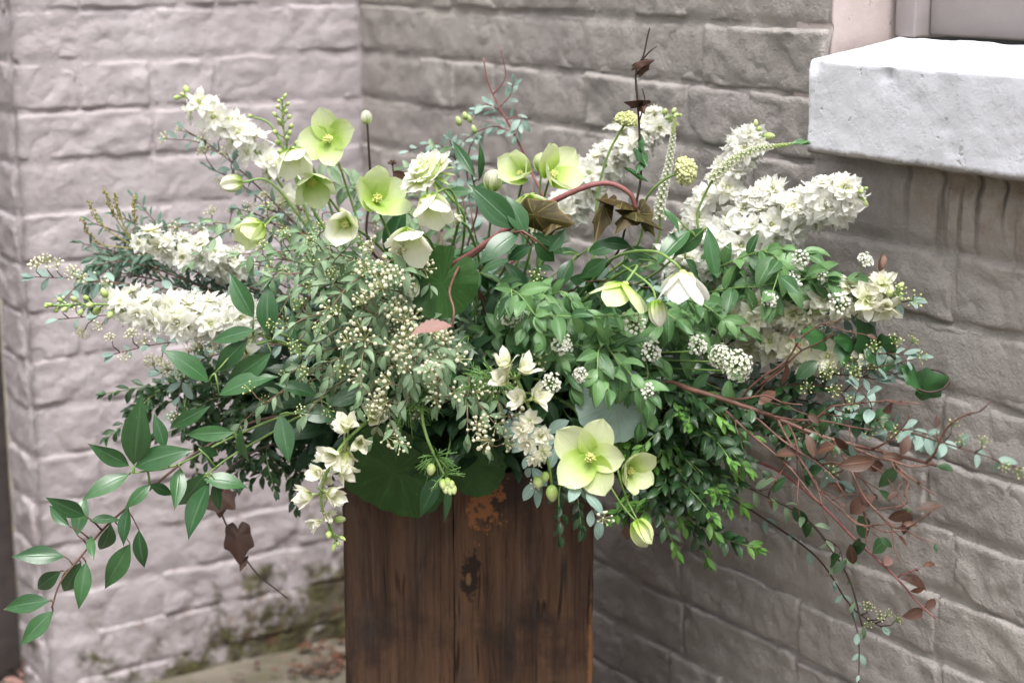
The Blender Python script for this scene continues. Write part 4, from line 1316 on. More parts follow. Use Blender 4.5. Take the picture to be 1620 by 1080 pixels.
for (lab, x, y, Y, fc, s_, stem, mt) in (
    ('closed round cream bud high between the leaves left of the top middle flowers', 780, 302, 1.93, (0, .95, .3), 1.0, [(770, 420, 2.0), (776, 350, 1.96)], P_HCREAM),
    ('plump pale green bud hanging left under the upper left white spike', 384, 288, 2.0, (-.95, -.1, .3), 1.0, [(500, 380, 2.02), (430, 290, 2.01)], P_HCREAM),
    ('small round pale bud on a thin dark stem in front of the wall corner', 581, 196, 2.02, (-.1, 1, .2), 0.62, [(590, 400, 2.04), (587, 300, 2.03), (583, 230, 2.02)], P_HCREAM),
    ('narrow lime bud standing upright in the top middle', 856, 272, 1.98, (0, 1, .1), 0.85, [(850, 420, 2.0), (852, 340, 1.99)], P_HGREEN),
    ('closed ivory bud just above the yellowish bud sprays', 652, 440, 1.80, (0, -1, .3), 0.8, [(700, 470, 1.92), (670, 420, 1.82)], P_HCREAM),
    ('small pale bud right of the half closed pale flower', 728, 348, 1.88, (-.3, .3, .9), 0.6, [(760, 440, 1.96), (745, 370, 1.90)], P_HCREAM)):
    pl = Plant('hellebore', lab, 'flower bud', stem + [(x, y, Y)], 0.0018, 0.0014, S_DARK if 'dark stem' in lab else S_GREEN)
    mb = MB()
    for k in range(5):
        V, Fc, UV = petal_geo(0.027, 0.021, 1.25, 0.006, 0.35, 8, 6, k)
        mb.add(V, Fc, UV, 0, rot_petal(k * 1.257, 0.95, 0, 0.001))
    pl.put('bud', mb.build('bud', [mt]), orient_z(W(x, y, Y), fv(*fc), s_, 0.4))
    pl.done()

# ---------------------------------------------------------------- pincushion flowers
def pincushion():
    pl = Plant('scabious', 'white ruffled pincushion flower head tilted left near the top', 'flower', [(720, 450, 1.98), (735, 350, 1.91), (712, 312, 1.90), (682, 282, 1.90)], 0.0018, 0.0014)
    mb = MB(); rr = pl.rr
    for ring, (rad, n, L, tl) in enumerate(((0.0175, 20, 0.0115, 0.15), (0.013, 18, 0.0085, 0.5), (0.0085, 14, 0.0065, 0.85), (0.004, 9, 0.005, 1.1))):
        for k in range(n):
            V, Fc, UV = petal_geo(L * rr.uniform(.85, 1.2), L * 0.95, 0.2, 0.12, 0.2, 4, 3, rr.uniform(0, 9))
            mb.add(V, Fc, UV, 0, Matrix.Translation((0, 0, 0.003 * ring)) @ rot_petal(6.283 * k / n + rr.uniform(-.1, .1), tl + rr.uniform(-.25, .25), rr.uniform(-.3, .3), rad * 0.75))
    V, Fc, UV = ball_geo(0.013, 0.55, 12, 6)
    mb.add(V, Fc, UV, 1)
    for k in range(12):
        V, Fc, UV = leaf_geo(0.018, 0.003, nl=3, nw=2)
        mb.add(V, Fc, UV, 1, Matrix.Translation((0, 0, -0.004)) @ rot_petal(k * 0.5236, -0.15, 0, 0.006))
    pl.put('flower_head', mb.build('flower_head', [P_WHITE, M_BUD]), orient_z(W(676, 274, 1.875), fv(-.5, .7, .38), 1.28))
    pl.done()
pincushion()

def knob_bud(label, x, y, Y, fc, r, stem, flat, mat):
    pl = Plant('scabious', label, 'flower bud', stem + [(x, y, Y)], 0.0017, 0.0014)
    mb = MB()
    n = 90
    for k in range(n):
        h = math.acos(1 - 1.25 * (k + .5) / n); a = 2.4 * k
        d = Vector((math.cos(a) * math.sin(h), math.sin(a) * math.sin(h), math.cos(h) * flat))
        V, Fc, UV = ball_geo(r * 0.17 * pl.rr.uniform(.6, 1.35), 1.2, 6, 4)
        mb.add(V, Fc, UV, 0, Matrix.Translation(d * r * pl.rr.uniform(.92, 1.08)) @ d.normalized().to_track_quat('Z', 'Y').to_matrix().to_4x4())
    V, Fc, UV = ball_geo(r * 0.96, flat, 12, 8); mb.add(V, Fc, UV, 0)
    for k in range(9):
        V, Fc, UV = leaf_geo(r * 1.15, r * 0.3, nl=4, nw=2, curl=-0.1)
        mb.add(V, Fc, UV, 1, Matrix.Translation((0, 0, -r * 0.45)) @ rot_petal(k * .698, 0.15, 0, r * 0.3))
    pl.put('flower_head', mb.build('flower_head', [mat, M_BUD]), orient_z(W(x, y, Y), fv(*fc), 1.0))
    pl.done()
knob_bud('yellow green button bud facing right at the end of a curved stem', 1083, 271, 1.90, (.75, .15, .55), 0.0135, [(1000, 400, 1.95), (1020, 320, 1.92), (1050, 285, 1.905)], 0.75, M_YBUD)
knob_bud('lime crown shaped bud on a pale arching stem left of the dark upright vine', 992, 190, 1.98, (0.1, 1, .25), 0.0120, [(925, 440, 2.0), (945, 310, 1.99), (962, 245, 1.985)], 0.6, M_YBUD)

# ---------------------------------------------------------------- round leaves
def round_leaf(label, x, y, Y, facing, rad_px, kind, stem, tip=(0.2, -1)):
    pl = Plant('galax_leaf', label, 'leaf', stem + [(x, y, Y)], 0.0020, 0.0016, S_DARK)
    s_ = rad_px / 2820 * Y / 0.05
    d = fv(*facing)
    pl.put('leaf', pl.rr.choice(LV[kind]), lay(W(x, y, Y) + d * 0.002, fv(tip[0], tip[1], 0), d, s_))
    pl.done()
def lay(p, y, z, s_):
    """facing kept exactly, the leaf's tip turned as near to y as the facing allows"""
    y = (y - z * y.dot(z)).normalized()
    return orient(p, y, z, s_)
round_leaf('large round dark green leaf left of the dry pink leaf', 700, 446, 1.815, (.10, .05, .95), 60, 'galax', [(730, 540, 1.98)], (-.5, -.8))
round_leaf('round leaf showing its silvery grey back above the large pale green flower', 972, 640, 1.775, (.25, .15, 1), 66, 'silver', [(890, 590, 1.95), (905, 610, 1.85)], (.7, -.6))
round_leaf('broad dark round leaf drooping over the front left rim of the planter', 628, 742, 1.885, (-.15, -.30, .92), 92, 'galax', [(700, 640, 1.96)], (-.85, -.45))
round_leaf('dark round leaf drooping over the middle of the planter rim', 752, 735, 1.90, (.15, -.15, .95), 54, 'galax', [(740, 650, 1.97)], (.3, -1))
round_leaf('dark round leaf in deep shade behind the hanging bud sprays', 600, 615, 1.90, (-.1, .3, .95), 72, 'galax', [(700, 640, 2.0)], (-.6, -.6))
round_leaf('dark round leaf half hidden right of the silvery one', 1035, 635, 1.86, (.3, .2, .9), 55, 'galax', [(900, 620, 2.0)], (.8, -.3))
round_leaf('small brownish shaded leaf hanging behind the nodding bud at the right front', 995, 838, 1.80, (.1, .1, 1), 34, 'ivydark', [(960, 740, 1.9), (990, 790, 1.83)], (-.2, -1))

# ---------------------------------------------------------------- glossy pointed-leaf branches
def ruscus(label, pts, leaves, Y, smat=None, auto=None, r0=0.0019, group=None):
    pl = Plant('ruscus_branch', label, 'foliage branch', pts, r0, 0.0009, smat or S_GREEN, group)
    for l in leaves:
        bx, by, tx, ty = l[:4]
        yy = Y(bx, by) if callable(Y) else Y
        px_leaf(pl, 'ruscus', bx, by, yy, tx, ty, yy - pl.rr.uniform(-0.015, 0.035), l[4] if len(l) > 4 else 1.0, pl.rr.uniform(-.45, .45))
        # short stalk to the nearest point of the stem
        b = W(bx, by, yy)
        q_ = min(pl.path, key=lambda k: (k - b).length)
        if 0.002 < (q_ - b).length < 0.06: pl.stem.tube([q_, q_.lerp(b, .5) + Vector((0, 0, .002)), b], [.0011, .0009, .0008], 4)
    if auto: pl.leaves('ruscus', **auto)
    pl.done()

ruscus('long trailing branch of glossy pointed leaves hanging lowest at bottom left', [(430, 660, 1.92), (320, 710, 1.86), (235, 775, 1.83), (170, 830, 1.82), (128, 880, 1.81), (96, 920, 1.80), (82, 960, 1.79)],
       [(102, 880, 20, 873), (96, 903, 45, 940), (79, 950, 0, 958), (84, 966, 30, 1019), (128, 889, 93, 952), (136, 889, 125, 962), (206, 860, 162, 935), (220, 838, 222, 905),
        (175, 828, 162, 887), (122, 846, 130, 780, 1.15), (110, 832, 70, 797), (134, 815, 79, 791), (143, 823, 191, 815), (204, 801, 187, 862), (143, 848, 144, 880, 0.8)], 1.81, S_BROWN)
ruscus('branch of glossy pointed leaves fanning left above the trailing one', [(480, 650, 1.93), (370, 690, 1.87), (280, 735, 1.83), (212, 748, 1.81)],
       [(212, 734, 222, 640, 1.0), (204, 736, 145, 706), (214, 738, 287, 705, 1.1), (204, 750, 130, 781, 1.05), (236, 766, 281, 783), (238, 766, 198, 803), (261, 709, 246, 655),
        (285, 740, 277, 800)], 1.815)
ruscus('branch of glossy pointed leaves drooping left of the planter over the brown ivy', [(500, 650, 1.92), (420, 690, 1.86), (360, 725, 1.83), (326, 752, 1.82)],
       [(326, 748, 275, 817, 1.1), (332, 762, 285, 846, 1.15), (322, 758, 391, 758, 1.2), (314, 709, 354, 721), (270, 675, 328, 647, .9), (371, 683, 289, 690, .9), (381, 676, 378, 739, .8),
        (340, 760, 345, 812, .8)], 1.82)
ruscus('branch of broad dark pointed leaves under the big white spike on the left', [(540, 560, 1.93), (450, 545, 1.86), (400, 530, 1.83), (340, 590, 1.82)],
       [(401, 502, 360, 435, 1.15), (424, 528, 420, 452, 1.25), (330, 604, 270, 545, 1.15), (391, 537, 332, 594, 1.05), (470, 549, 462, 495, 1.1), (429, 557, 350, 615, 1.0), (403, 522, 331, 537, .9), (347, 625, 424, 578, 1.0)], 1.82)
ruscus('branch of dark pointed leaves hanging in the shade left of the planter rim', [(580, 610, 1.93), (520, 625, 1.84), (465, 655, 1.81)],
       [(468, 652, 548, 653, 1.1), (443, 655, 458, 730, 1.05), (520, 640, 590, 610), (500, 625, 440, 600)], 1.81)
ruscus('pair of glossy dark leaves on a red stem beside the brown arching vine', [(690, 440, 1.96), (735, 415, 1.90), (790, 375, 1.86), (826, 365, 1.84)],
       [(817, 361, 746, 296, 1.25), (831, 372, 809, 306, 1.35), (821, 367, 758, 403, 1.15), (840, 388, 800, 412, 1.3), (868, 398, 900, 362, 1.2), (845, 385, 885, 420, 1.2)], 1.85, S_RED)
ruscus('fan of dark glossy leaves in front of the right white spikes', [(960, 480, 1.95), (1040, 430, 1.90), (1100, 375, 1.87), (1118, 360, 1.86)],
       [(1092, 365, 1037, 404, 1.1), (1114, 361, 1066, 406, 1.1), (1120, 361, 1134, 448, .75), (986, 398, 1045, 408, 1.2), (1000, 392, 945, 376, 1.2), (1084, 410, 1118, 438, 1.3), (1050, 330, 1078, 362), (960, 410, 915, 440, 1.3), (1010, 410, 985, 450, 1.3)], 1.87)
ruscus('dark glossy leaves crowded behind the brown ivy leaves', [(850, 500, 2.0), (900, 420, 1.96), (950, 380, 1.94)],
       [(890, 400, 850, 365, 1.2), (905, 410, 880, 455, 1.2), (930, 400, 985, 380, 1.2), (940, 420, 930, 470, 1.2), (900, 440, 950, 450, 1.2), (870, 440, 830, 470, 1.2), (960, 440, 1010, 470, 1.1), (975, 430, 1020, 425, 1.2)], 1.93)
ruscus('long dark leaves standing up left of the top middle flowers', [(740, 420, 2.0), (755, 330, 1.99), (745, 270, 1.99)],
       [(752, 280, 712, 218, .7), (758, 285, 768, 232, .6), (748, 305, 700, 300, .9), (750, 300, 800, 285, .8), (610, 400, 640, 330, 1.0)], 1.98, S_BROWN)
ruscus('two dark drooping leaves pointing down over the planter front', [(720, 640, 1.92), (712, 700, 1.86), (700, 745, 1.84)],
       [(702, 748, 655, 815, 1.0), (710, 760, 708, 830, .5)], 1.845)

# ---------------------------------------------------------------- small blue-green leaved branches with bud sprays
def spray(name, label, cat, group, ends, kind, cl=None, clr=(0.55, 1.0), clgap=0.03, gap=0.0135, size=1.0, smat=None, Yoff=0.0, mid=(735, 540), lift=26, f0=0.42, droop=0.25, Yf=None, ang=55, clsize=1.0, clstalk=0.018, whorl=2, twigs=1, tipk=None, tipn=0, r0=0.0015, face=0.6):
    for e in ends:
        x, y = e[:2]
        Y = e[2] if len(e) > 2 else ((Yf or yfront)(x, y) + Yoff)
        mx, my = mid
        pts = [(mx * .55 + x * .45, my * .55 + y * .45 - lift * .6, (Y + 2.0) / 2), (mx * .2 + x * .8 , my * .2 + y * .8 - lift, Y + 0.02), (x, y, Y)]
        lab = e[3] if len(e) > 3 else sited(label, x, y)
        pl = Plant(name, lab, cat, pts, r0, 0.0006, smat or S_BROWN, None if len(e) > 3 else group)
        pl.leaves(kind, f0, 1.0, gap, True, ang, size, droop, face, 0.35, 0.10, tipk=tipk, tipn=tipn, whorl=whorl)
        for _ in range(twigs):
            f = pl.rr.uniform(0.55, 0.8)
            p, t = pl.at(f)
            sd = Vector((pl.rr.uniform(-1, 1), pl.rr.uniform(-1, .1), pl.rr.uniform(-.8, .6))).normalized()
            L = pl.rr.uniform(0.05, 0.085)
            tw = pl.twig([p, p + (t + sd * .7).normalized() * L * .5, p + (t * .8 + sd).normalized() * L + Vector((0, 0, -.008))], 0.0009, 0.0005)
            pl.leaves(kind, 0.1, 1.0, gap * 0.9, True, ang, size * .85, droop, face, 0.3, 0.1, path=tw, tipk=tipk, tipn=min(tipn, 2), whorl=whorl)
            if cl and pl.rr.random() < 0.6: pl.put('bud_cluster', pl.rr.choice(cl), orient_z(tw[-1], ((tw[-1] - tw[-2]).normalized() + Vector((0, -.6, .5))).normalized(), clsize * .9, pl.rr.uniform(0, 6)))
        if cl: pl.clusters(cl, clr[0], clr[1], clgap, clstalk, clsize)
        pl.done()

LANDMARKS = (('the white bell', 1083, 460), ('the silvery round leaf', 975, 640), ('the large pale green flower', 935, 725), ('the dry pink leaf', 685, 520), ('the brown ivy leaves', 950, 345),
             ('the big left spike', 210, 490), ('the creamy trumpets', 830, 610), ('the thread leaves', 690, 725), ('the nodding bud', 1012, 832), ('the snowy cluster pair', 1155, 570), ('the red branch', 1300, 690),
             ('the lime sideways flower', 985, 460), ('the upper left spike', 360, 215), ('the green throated cup', 548, 358), ('the white pincushion', 676, 272), ('the brown hanging ivy', 360, 830),
             ('the white right spikes', 1200, 370), ('the hanging pale spike', 515, 770), ('the round snowy cluster', 808, 492), ('the feathery leaves', 165, 385), ('the topmost green flower', 523, 220))
USED = set()


def sited(desc, x, y):
    def where(l, dx, dy):
        if math.hypot(dx, dy) < 34: return 'touching ' + l
        if abs(dx) > 1.6 * abs(dy): return ('right of ' if dx > 0 else 'left of ') + l
        if abs(dy) > 1.6 * abs(dx): return ('below ' if dy > 0 else 'above ') + l
        return ('below and ' if dy > 0 else 'above and ') + ('right of ' if dx > 0 else 'left of ') + l
    near = sorted(LANDMARKS, key=lambda k: math.hypot(x - k[1], y - k[2]))
    for a in near[:4]:
        t = desc + ', tip ' + where(a[0], x - a[1], y - a[2])
        if t not in USED and len(t.split()) <= 16: break
    else:
        for a in near[:3]:
            for b in near[1:7]:
                t = desc + ', tip between ' + a[0] + ' and ' + b[0]
                if a is not b and t not in USED and len(t.split()) <= 16: break
            else: continue
            break
    USED.add(t)
    return t


B = 'foliage branch'
SPI = 'spirea_branch'
spray(SPI, 'blue green branch with yellowish buds', B, 'blue green branches left of centre',
      [(340, 352), (390, 350), (440, 398), (490, 390), (430, 440), (480, 455), (400, 415), (540, 415), (520, 470)], 'spirea', CL_YELLOW, (0.6, 1.0), 0.10, twigs=2, smat=S_TWIG)
spray(SPI, 'blue green branch with cream buds', B, 'cream budded branches in the middle front',
      [(610, 415), (640, 440), (570, 440), (615, 480), (590, 500), (630, 530), (610, 560), (560, 560)], 'spirea', CL_CREAM, (0.62, 1.0), 0.050, clsize=1.3, twigs=2, smat=S_TWIG)
spray(SPI, 'drooping blue green branch', B, 'blue green branches hanging left front',
      [(450, 520), (500, 545), (460, 590), (420, 640), (380, 670), (520, 600), (480, 660)], 'spirea', CL_YELLOW, (0.6, 1.0), 0.09, droop=0.45, smat=S_TWIG)
spray(SPI, 'drooping cream budded branch', B, 'cream budded branches over the planter front',
      [(590, 690), (560, 650), (640, 640), (690, 640), (740, 690), (770, 710), (700, 600), (800, 690), (650, 590)], 'spirea', CL_CREAM, (0.66, 1.0), 0.060, droop=0.55, Yoff=-0.02, smat=S_TWIG, clsize=1.2)
spray(SPI, 'grey green branch with dull buds trailing right of the creamy trumpets', B, None,
      [(850, 770, 1.76, 'thin blue green sprig hanging over the planter below the creamy trumpet florets'), (945, 822, 1.69, 'pale blue sprig with a cream bud head in front of the large pale green flower')], 'euc', CL_CREAM, (0.97, 1.0), 0.03, 0.016, 1.15, droop=0.35, f0=0.72, r0=0.0012, twigs=0)
spray(SPI, 'x', B, None,
      [(55, 438, 1.97, 'thin branch with cream buds reaching furthest left above the big white spike'),
       (92, 505, 1.94, 'thin branch with cream buds poking out just under the big white spike tip'),
       (180, 560, 1.95, 'thin branch with yellow buds hanging below the big white spike'),
       (255, 590, 1.93, 'leafy thin branch with buds below the white spike near the box sprigs')], 'euc', CL_CREAM, (0.66, 1.0), 0.03, 0.017, 0.85, Yf=None, mid=(600, 520), lift=10, f0=0.5, clsize=.9)
spray(SPI, 'blue grey leafy branch', B, 'blue grey branches upper left',
      [(292, 205, 2.09), (330, 265, 2.09), (375, 330, 2.08), (420, 330, 2.05), (300, 352, 2.06), (470, 330, 2.05), (270, 395, 2.07), (350, 420, 2.02), (240, 425, 2.06)], 'euc', CL_SMALL, (0.7, 1.0), 0.05, 0.018, 0.72, mid=(600, 480), lift=14, f0=0.42)
spray(SPI, 'blue green budless branch', B, 'blue green branches behind the top',
      [(620, 300, 2.08), (560, 300, 2.08), (700, 330, 2.04), (740, 300, 2.06), (690, 240, 2.06), (650, 350, 2.0), (505, 250, 2.1)], 'spirea', None, gap=0.015, size=1.25, mid=(700, 480), f0=0.5, smat=S_TWIG)

# ---------------------------------------------------------------- fresh green branches
FR = 'viburnum_branch'
spray(FR, 'fresh green leafy branch', B, 'fresh green branches centre right',
      [(810, 470), (870, 480), (850, 525), (905, 475), (880, 560), (945, 525), (990, 545), (960, 590), (905, 610)], 'fresh', None, (0.85, 1.0), 0.09, 0.021, 0.98, S_GREEN, mid=(800, 540), f0=0.45, ang=50)
spray(FR, 'fresh green large leaved branch', B, 'fresh green branches right of the white bell',
      [(1040, 570), (1095, 535), (1140, 560), (1070, 505), (1175, 520), (1125, 490)], 'fresh', None, (0.88, 1.0), 0.1, 0.021, 1.08, S_GREEN, mid=(860, 540), f0=0.5, ang=50, Yf=lambda x, y: min(yfront(x, y), 1.80))
spray(FR, 'x', B, None,
      [(1270, 398, 1.80, 'fresh green leafy branch end rising over the right white spikes'),
       (1372, 448, 1.76, 'fresh green branch with large leaves reaching right over the cream spike'),
       (1250, 470, 1.79, 'fresh green branch end with buds in front of the level cream spike'),
       (945, 600, 1.72, 'light green leaf rosette above the silvery round leaf')], 'fresh', CL_WHITE, (0.9, 1.0), 0.08, 0.020, 1.18, S_GREEN, mid=(950, 500), lift=22, f0=0.55, ang=48)
# white flower clusters set on their own stalks
for lab, x, y, Y, ms, s_ in (('round snowy white flower cluster left of centre among dark leaves', 808, 493, 1.79, CL_SNOW, 0.95),
                             ('large snowy white cluster at the right above the red branch', 1166, 577, 1.74, CL_SNOW, 1.05),
                             ('smaller snowy cluster touching the large one on its left', 1140, 562, 1.75, CL_SNOW, 0.8),
                             ('open white bud cluster above the light green rosette', 889, 545, 1.75, CL_WHITE, 1.15),
                             ('white bud cluster right beside the creamy trumpet florets', 873, 605, 1.73, CL_WHITE, 1.1),
                             ('white bud cluster under the lime sideways flower', 1003, 508, 1.75, CL_WHITE, 1.35),
                             ('pale bud cluster below and right of the lime sideways flower', 1030, 555, 1.76, CL_WHITE, 1.15),
                             ('pale bud cluster left of the snowy pair', 1103, 545, 1.76, CL_WHITE, 1.1),
                             ('yellowish bud cluster between trumpet florets and rosette', 848, 566, 1.76, CL_YELLOW, 1.3),
                             ('narrow green bud cluster under the lime sideways flower', 978, 548, 1.765, CL_YELLOW, 1.2),
                             ('small pale bud cluster in the dark leaves above the snowy round one', 851, 435, 1.84, CL_YELLOW, 1.0),
                             ('white bud cluster in front of the big leaf over the cream spike', 1325, 478, 1.75, CL_WHITE, 1.3)):
    pl = Plant('viburnum_flower', lab, 'flower cluster', [(x * .6 + 800 * .4, y * .6 + 590 * .4, Y + 0.12), (x, y + 10, Y + 0.012), (x, y + 2, Y + 0.010)], 0.0013, 0.0009)
    pl.put('flower_cluster', pl.rr.choice(ms), orient_z(W(x, y + 2, Y + 0.010), fv(pl.rr.uniform(-.2, .2), 0.35, 0.9), s_))
    pl.done()

# ---------------------------------------------------------------- box
BX = 'box_sprig'
ybox = lambda x, y: 1.86 - 0.10 * max(0, min(1, (x - 950) / 250)) + 0.02 * math.sin(x * .13 + y * .07)
spray(BX, 'dark green box sprig', B, 'box sprigs at lower right',
      [(1010, 660), (1060, 650), (1100, 640), (1150, 665), (1190, 690), (1175, 800), (1150, 760), (1120, 720), (1095, 770), (1080, 830), (1120, 885), (1070, 870), (1040, 800), (1010, 740), (1050, 720), (1130, 690), (1090, 690), (1040, 690), (1180, 740), (1030, 760), (1110, 800), (1070, 790), (1150, 800), (1010, 700), (1080, 740), (1130, 840), (1160, 720), (1055, 620), (1120, 660)],
      'box', None, gap=0.0078, size=1.18, smat=S_GREEN, mid=(880, 620), lift=30, f0=0.40, Yf=ybox, tipk='boxtip', tipn=2, ang=48, twigs=2, droop=0.2)
spray(BX, 'dark box sprig', B, 'box sprigs at the left',
      [(170, 622, 1.99), (210, 650, 2.0), (260, 605, 2.0), (300, 640, 2.0), (250, 690, 2.0), (320, 690, 2.0), (370, 650, 1.99), (350, 730, 2.0), (400, 735, 2.0), (440, 750, 2.0), (300, 590, 2.02), (470, 730, 2.0), (410, 690, 1.98), (500, 710, 2.0), (230, 630, 2.02)],
      'box', None, gap=0.0085, size=1.1, smat=S_GREEN, mid=(600, 610), lift=10, f0=0.42, ang=50, twigs=2, droop=0.15, tipk='box', tipn=2)
spray(BX, 'x', B, None,
      [(885, 845, 1.80, 'small glossy box sprig hanging over the planter under the pale blue sprig'), (920, 835, 1.82, 'second little box sprig hanging beside the first over the planter')],
      'box', None, gap=0.009, size=1.15, smat=S_GREEN, mid=(880, 650), lift=20, f0=0.6, ang=50, twigs=0, droop=0.4)

# ---------------------------------------------------------------- silver-blue branches on the right
spray('eucalyptus_branch', 'x', B, None,
      [(1618, 742, 1.60, 'silver blue leaved branch reaching furthest right past the red twigs'),
       (1440, 475, 1.76, 'silver blue branch end beyond the cream spike tip on the right'),
       (1430, 560, 1.75, 'silver blue branch with yellow bud sprays below the cream spike tip'),
       (1385, 600, 1.76, 'silver blue branch with yellow buds left of the curled green ivy leaf'),
       (1340, 620, 1.77, 'silver blue branch with dull leaves above the red branch'),
       (1420, 680, 1.72, 'silver blue branch running along the red branch'),
       (1330, 760, 1.77, 'faint silver blue branch under the red branch')],
      'euc', CL_YELLOW, (0.72, 1.0), 0.045, 0.017, 0.95, S_BROWN, mid=(1080, 590), lift=6, f0=0.55, clsize=0.95)
spray('eucalyptus_branch', 'x', B, None, [(1395, 992, 1.72, 'thin drooping branch with yellow green tips lowest on the right')], 'euc', CL_YELLOW, (0.8, 1.0), 0.022, 0.030, 0.6, S_DARK, mid=(1150, 720), lift=-20, f0=0.62, clsize=0.8, droop=0.5)

# ---------------------------------------------------------------- red twig branches
def twiggy(label, pts, r0, twigs, leaves, smat, Y):
    pl = Plant('twig_branch', label, 'branch', pts, r0, r0 * 0.4, smat)
    for tw in twigs:
        P = [W(x, y, Y(x, y) - 0.006 * i) for i, (x, y) in enumerate(tw)]
        # kinked at the nodes, as such twigs grow
        P = [P[0]] + [v for a, b in zip(P[:-1], P[1:]) for v in (a.lerp(b, .5) + Vector((pl.rr.uniform(-1, 1), pl.rr.uniform(-1, 1), pl.rr.uniform(-1, 1))) * 0.004, b)]
        p = pl.twig(P, r0 * 0.36, r0 * 0.16, 6, 2)
        for k in range(3, len(p) - 2, 3):
            if pl.rr.random() < 0.55:
                t = (p[k + 1] - p[k]).normalized()
                d = Vector((pl.rr.uniform(-1, 1), pl.rr.uniform(-.6, .6), pl.rr.uniform(-1, 1))).normalized()
                e = p[k] + (t + d * .8).normalized() * pl.rr.uniform(.015, .045)
                pl.stem.tube([p[k], p[k].lerp(e, .5) + d * .003, e], [r0 * .2, r0 * .16, r0 * .12], 5)
                if pl.rr.random() < 0.6: pl.put('leaf', pl.rr.choice(LV[pl.rr.choice(('rust', 'darkoval', 'maroon'))]), orient(e, t + d, Vector((pl.rr.uniform(-.5, .5), -.7, .6)), pl.rr.uniform(.3, .6)))
        # knobbly buds and short spurs along the twig
        for k in range(2, len(p) - 1, 2):
            d = Vector((pl.rr.uniform(-1, 1), pl.rr.uniform(-1, 1), pl.rr.uniform(-1, 1))).normalized()
            t = (p[k + 1] - p[k]).normalized()
            pl.stem.tube([p[k], p[k] + (d * .6 + t) * 0.004], [0.0010, 0.0004], 4)
    for kind, bx, by, tx, ty in leaves:
        yy = Y(bx, by) - 0.01
        px_leaf(pl, kind, bx, by, yy, tx, ty, yy - pl.rr.uniform(-.02, .02), 1.0, pl.rr.uniform(-.8, .8))
    return pl

yred = lambda x, y: 1.80 - 0.16 * max(0, (x - 1050)) / 430
tw = twiggy('bare red brown branch with many fine twigs running right', [(1030, 603, 1.82), (1100, 618, 1.77), (1200, 650, 1.745), (1300, 690, 1.725), (1400, 715, 1.70), (1482, 736, 1.675)], 0.0038,
            [[(1270, 677), (1300, 655), (1340, 640), (1400, 634), (1455, 638)], [(1320, 697), (1345, 740), (1370, 790), (1410, 830), (1440, 832), (1487, 798)], [(1245, 668), (1265, 720), (1300, 780), (1340, 815), (1380, 832), (1432, 838)],
             [(1395, 714), (1425, 742), (1450, 762), (1478, 782)], [(1415, 735), (1438, 765), (1436, 795), (1415, 806)], [(1380, 710), (1415, 690), (1440, 655)], [(1465, 732), (1490, 690), (1530, 655), (1568, 634)],
             [(1165, 640), (1215, 590), (1260, 545), (1300, 512), (1335, 500)], [(1200, 610), (1245, 575), (1290, 545), (1322, 528)], [(1340, 703), (1390, 725), (1440, 738), (1478, 732)], [(1180, 650), (1230, 690), (1290, 730), (1340, 790)],
             [(1300, 735), (1345, 738), (1372, 737)], [(1120, 628), (1180, 680), (1250, 740), (1300, 800)], [(1210, 655), (1300, 665), (1380, 680)], [(1230, 660), (1250, 700), (1290, 760), (1310, 830)], [(1340, 705), (1400, 750), (1430, 800)], [(1150, 630), (1210, 625), (1270, 640)], [(1260, 700), (1240, 740), (1215, 780)], [(1370, 790), (1372, 830), (1376, 870)]],
            [('rust', 1385, 728, 1330, 737), ('darkoval', 1390, 770, 1420, 742), ('maroon', 1362, 735, 1402, 735), ('rust', 1310, 765, 1345, 775), ('rust', 1450, 805, 1490, 797), ('maroon', 1395, 650, 1420, 640),
             ('maroon', 1235, 610, 1250, 575), ('rust', 1200, 640, 1228, 615), ('darkoval', 1260, 600, 1290, 570), ('rust', 1290, 715, 1320, 702), ('maroon', 1425, 720, 1440, 690), ('rust', 1405, 820, 1440, 812),
             ('maroon', 1430, 845, 1438, 812), ('maroon', 1345, 812, 1372, 785), ('darkoval', 1245, 755, 1215, 775), ('rust', 1225, 720, 1262, 712), ('euc', 1345, 700, 1352, 725), ('rust', 1275, 685, 1290, 720), ('maroon', 1320, 690, 1345, 715),
             ('darkoval', 1300, 740, 1268, 752), ('rust', 1395, 720, 1430, 726), ('rust', 1397, 425, 1399, 402)], S_RED, yred)
tw.leaves('darkoval', 0.45, 0.8, 0.020, True, 60, 0.85)
tw.done()
ylow = lambda x, y: 1.80 - 0.10 * max(0, (x - 1100)) / 380
tw = twiggy('dark thin branch drooping to the lower right with sparse leaves', [(1060, 690, 1.88), (1140, 745, 1.82), (1215, 785, 1.78), (1270, 815, 1.76), (1310, 860, 1.75), (1345, 920, 1.735), (1364, 990, 1.72)], 0.0022,
            [[(1215, 785), (1235, 745), (1245, 700)], [(1150, 750), (1200, 775), (1250, 770)], [(1300, 850), (1330, 870), (1340, 900)]],
            [('darkoval', 1330, 880, 1302, 890), ('darkoval', 1340, 885, 1318, 905), ('darkoval', 1255, 800, 1275, 830), ('rust', 1345, 860, 1350, 895), ('darkoval', 1285, 830, 1262, 845)], S_DARK, ylow)
tw.leaves('spirea', 0.5, 0.98, 0.02, True, 60, 1.0)
tw.done()
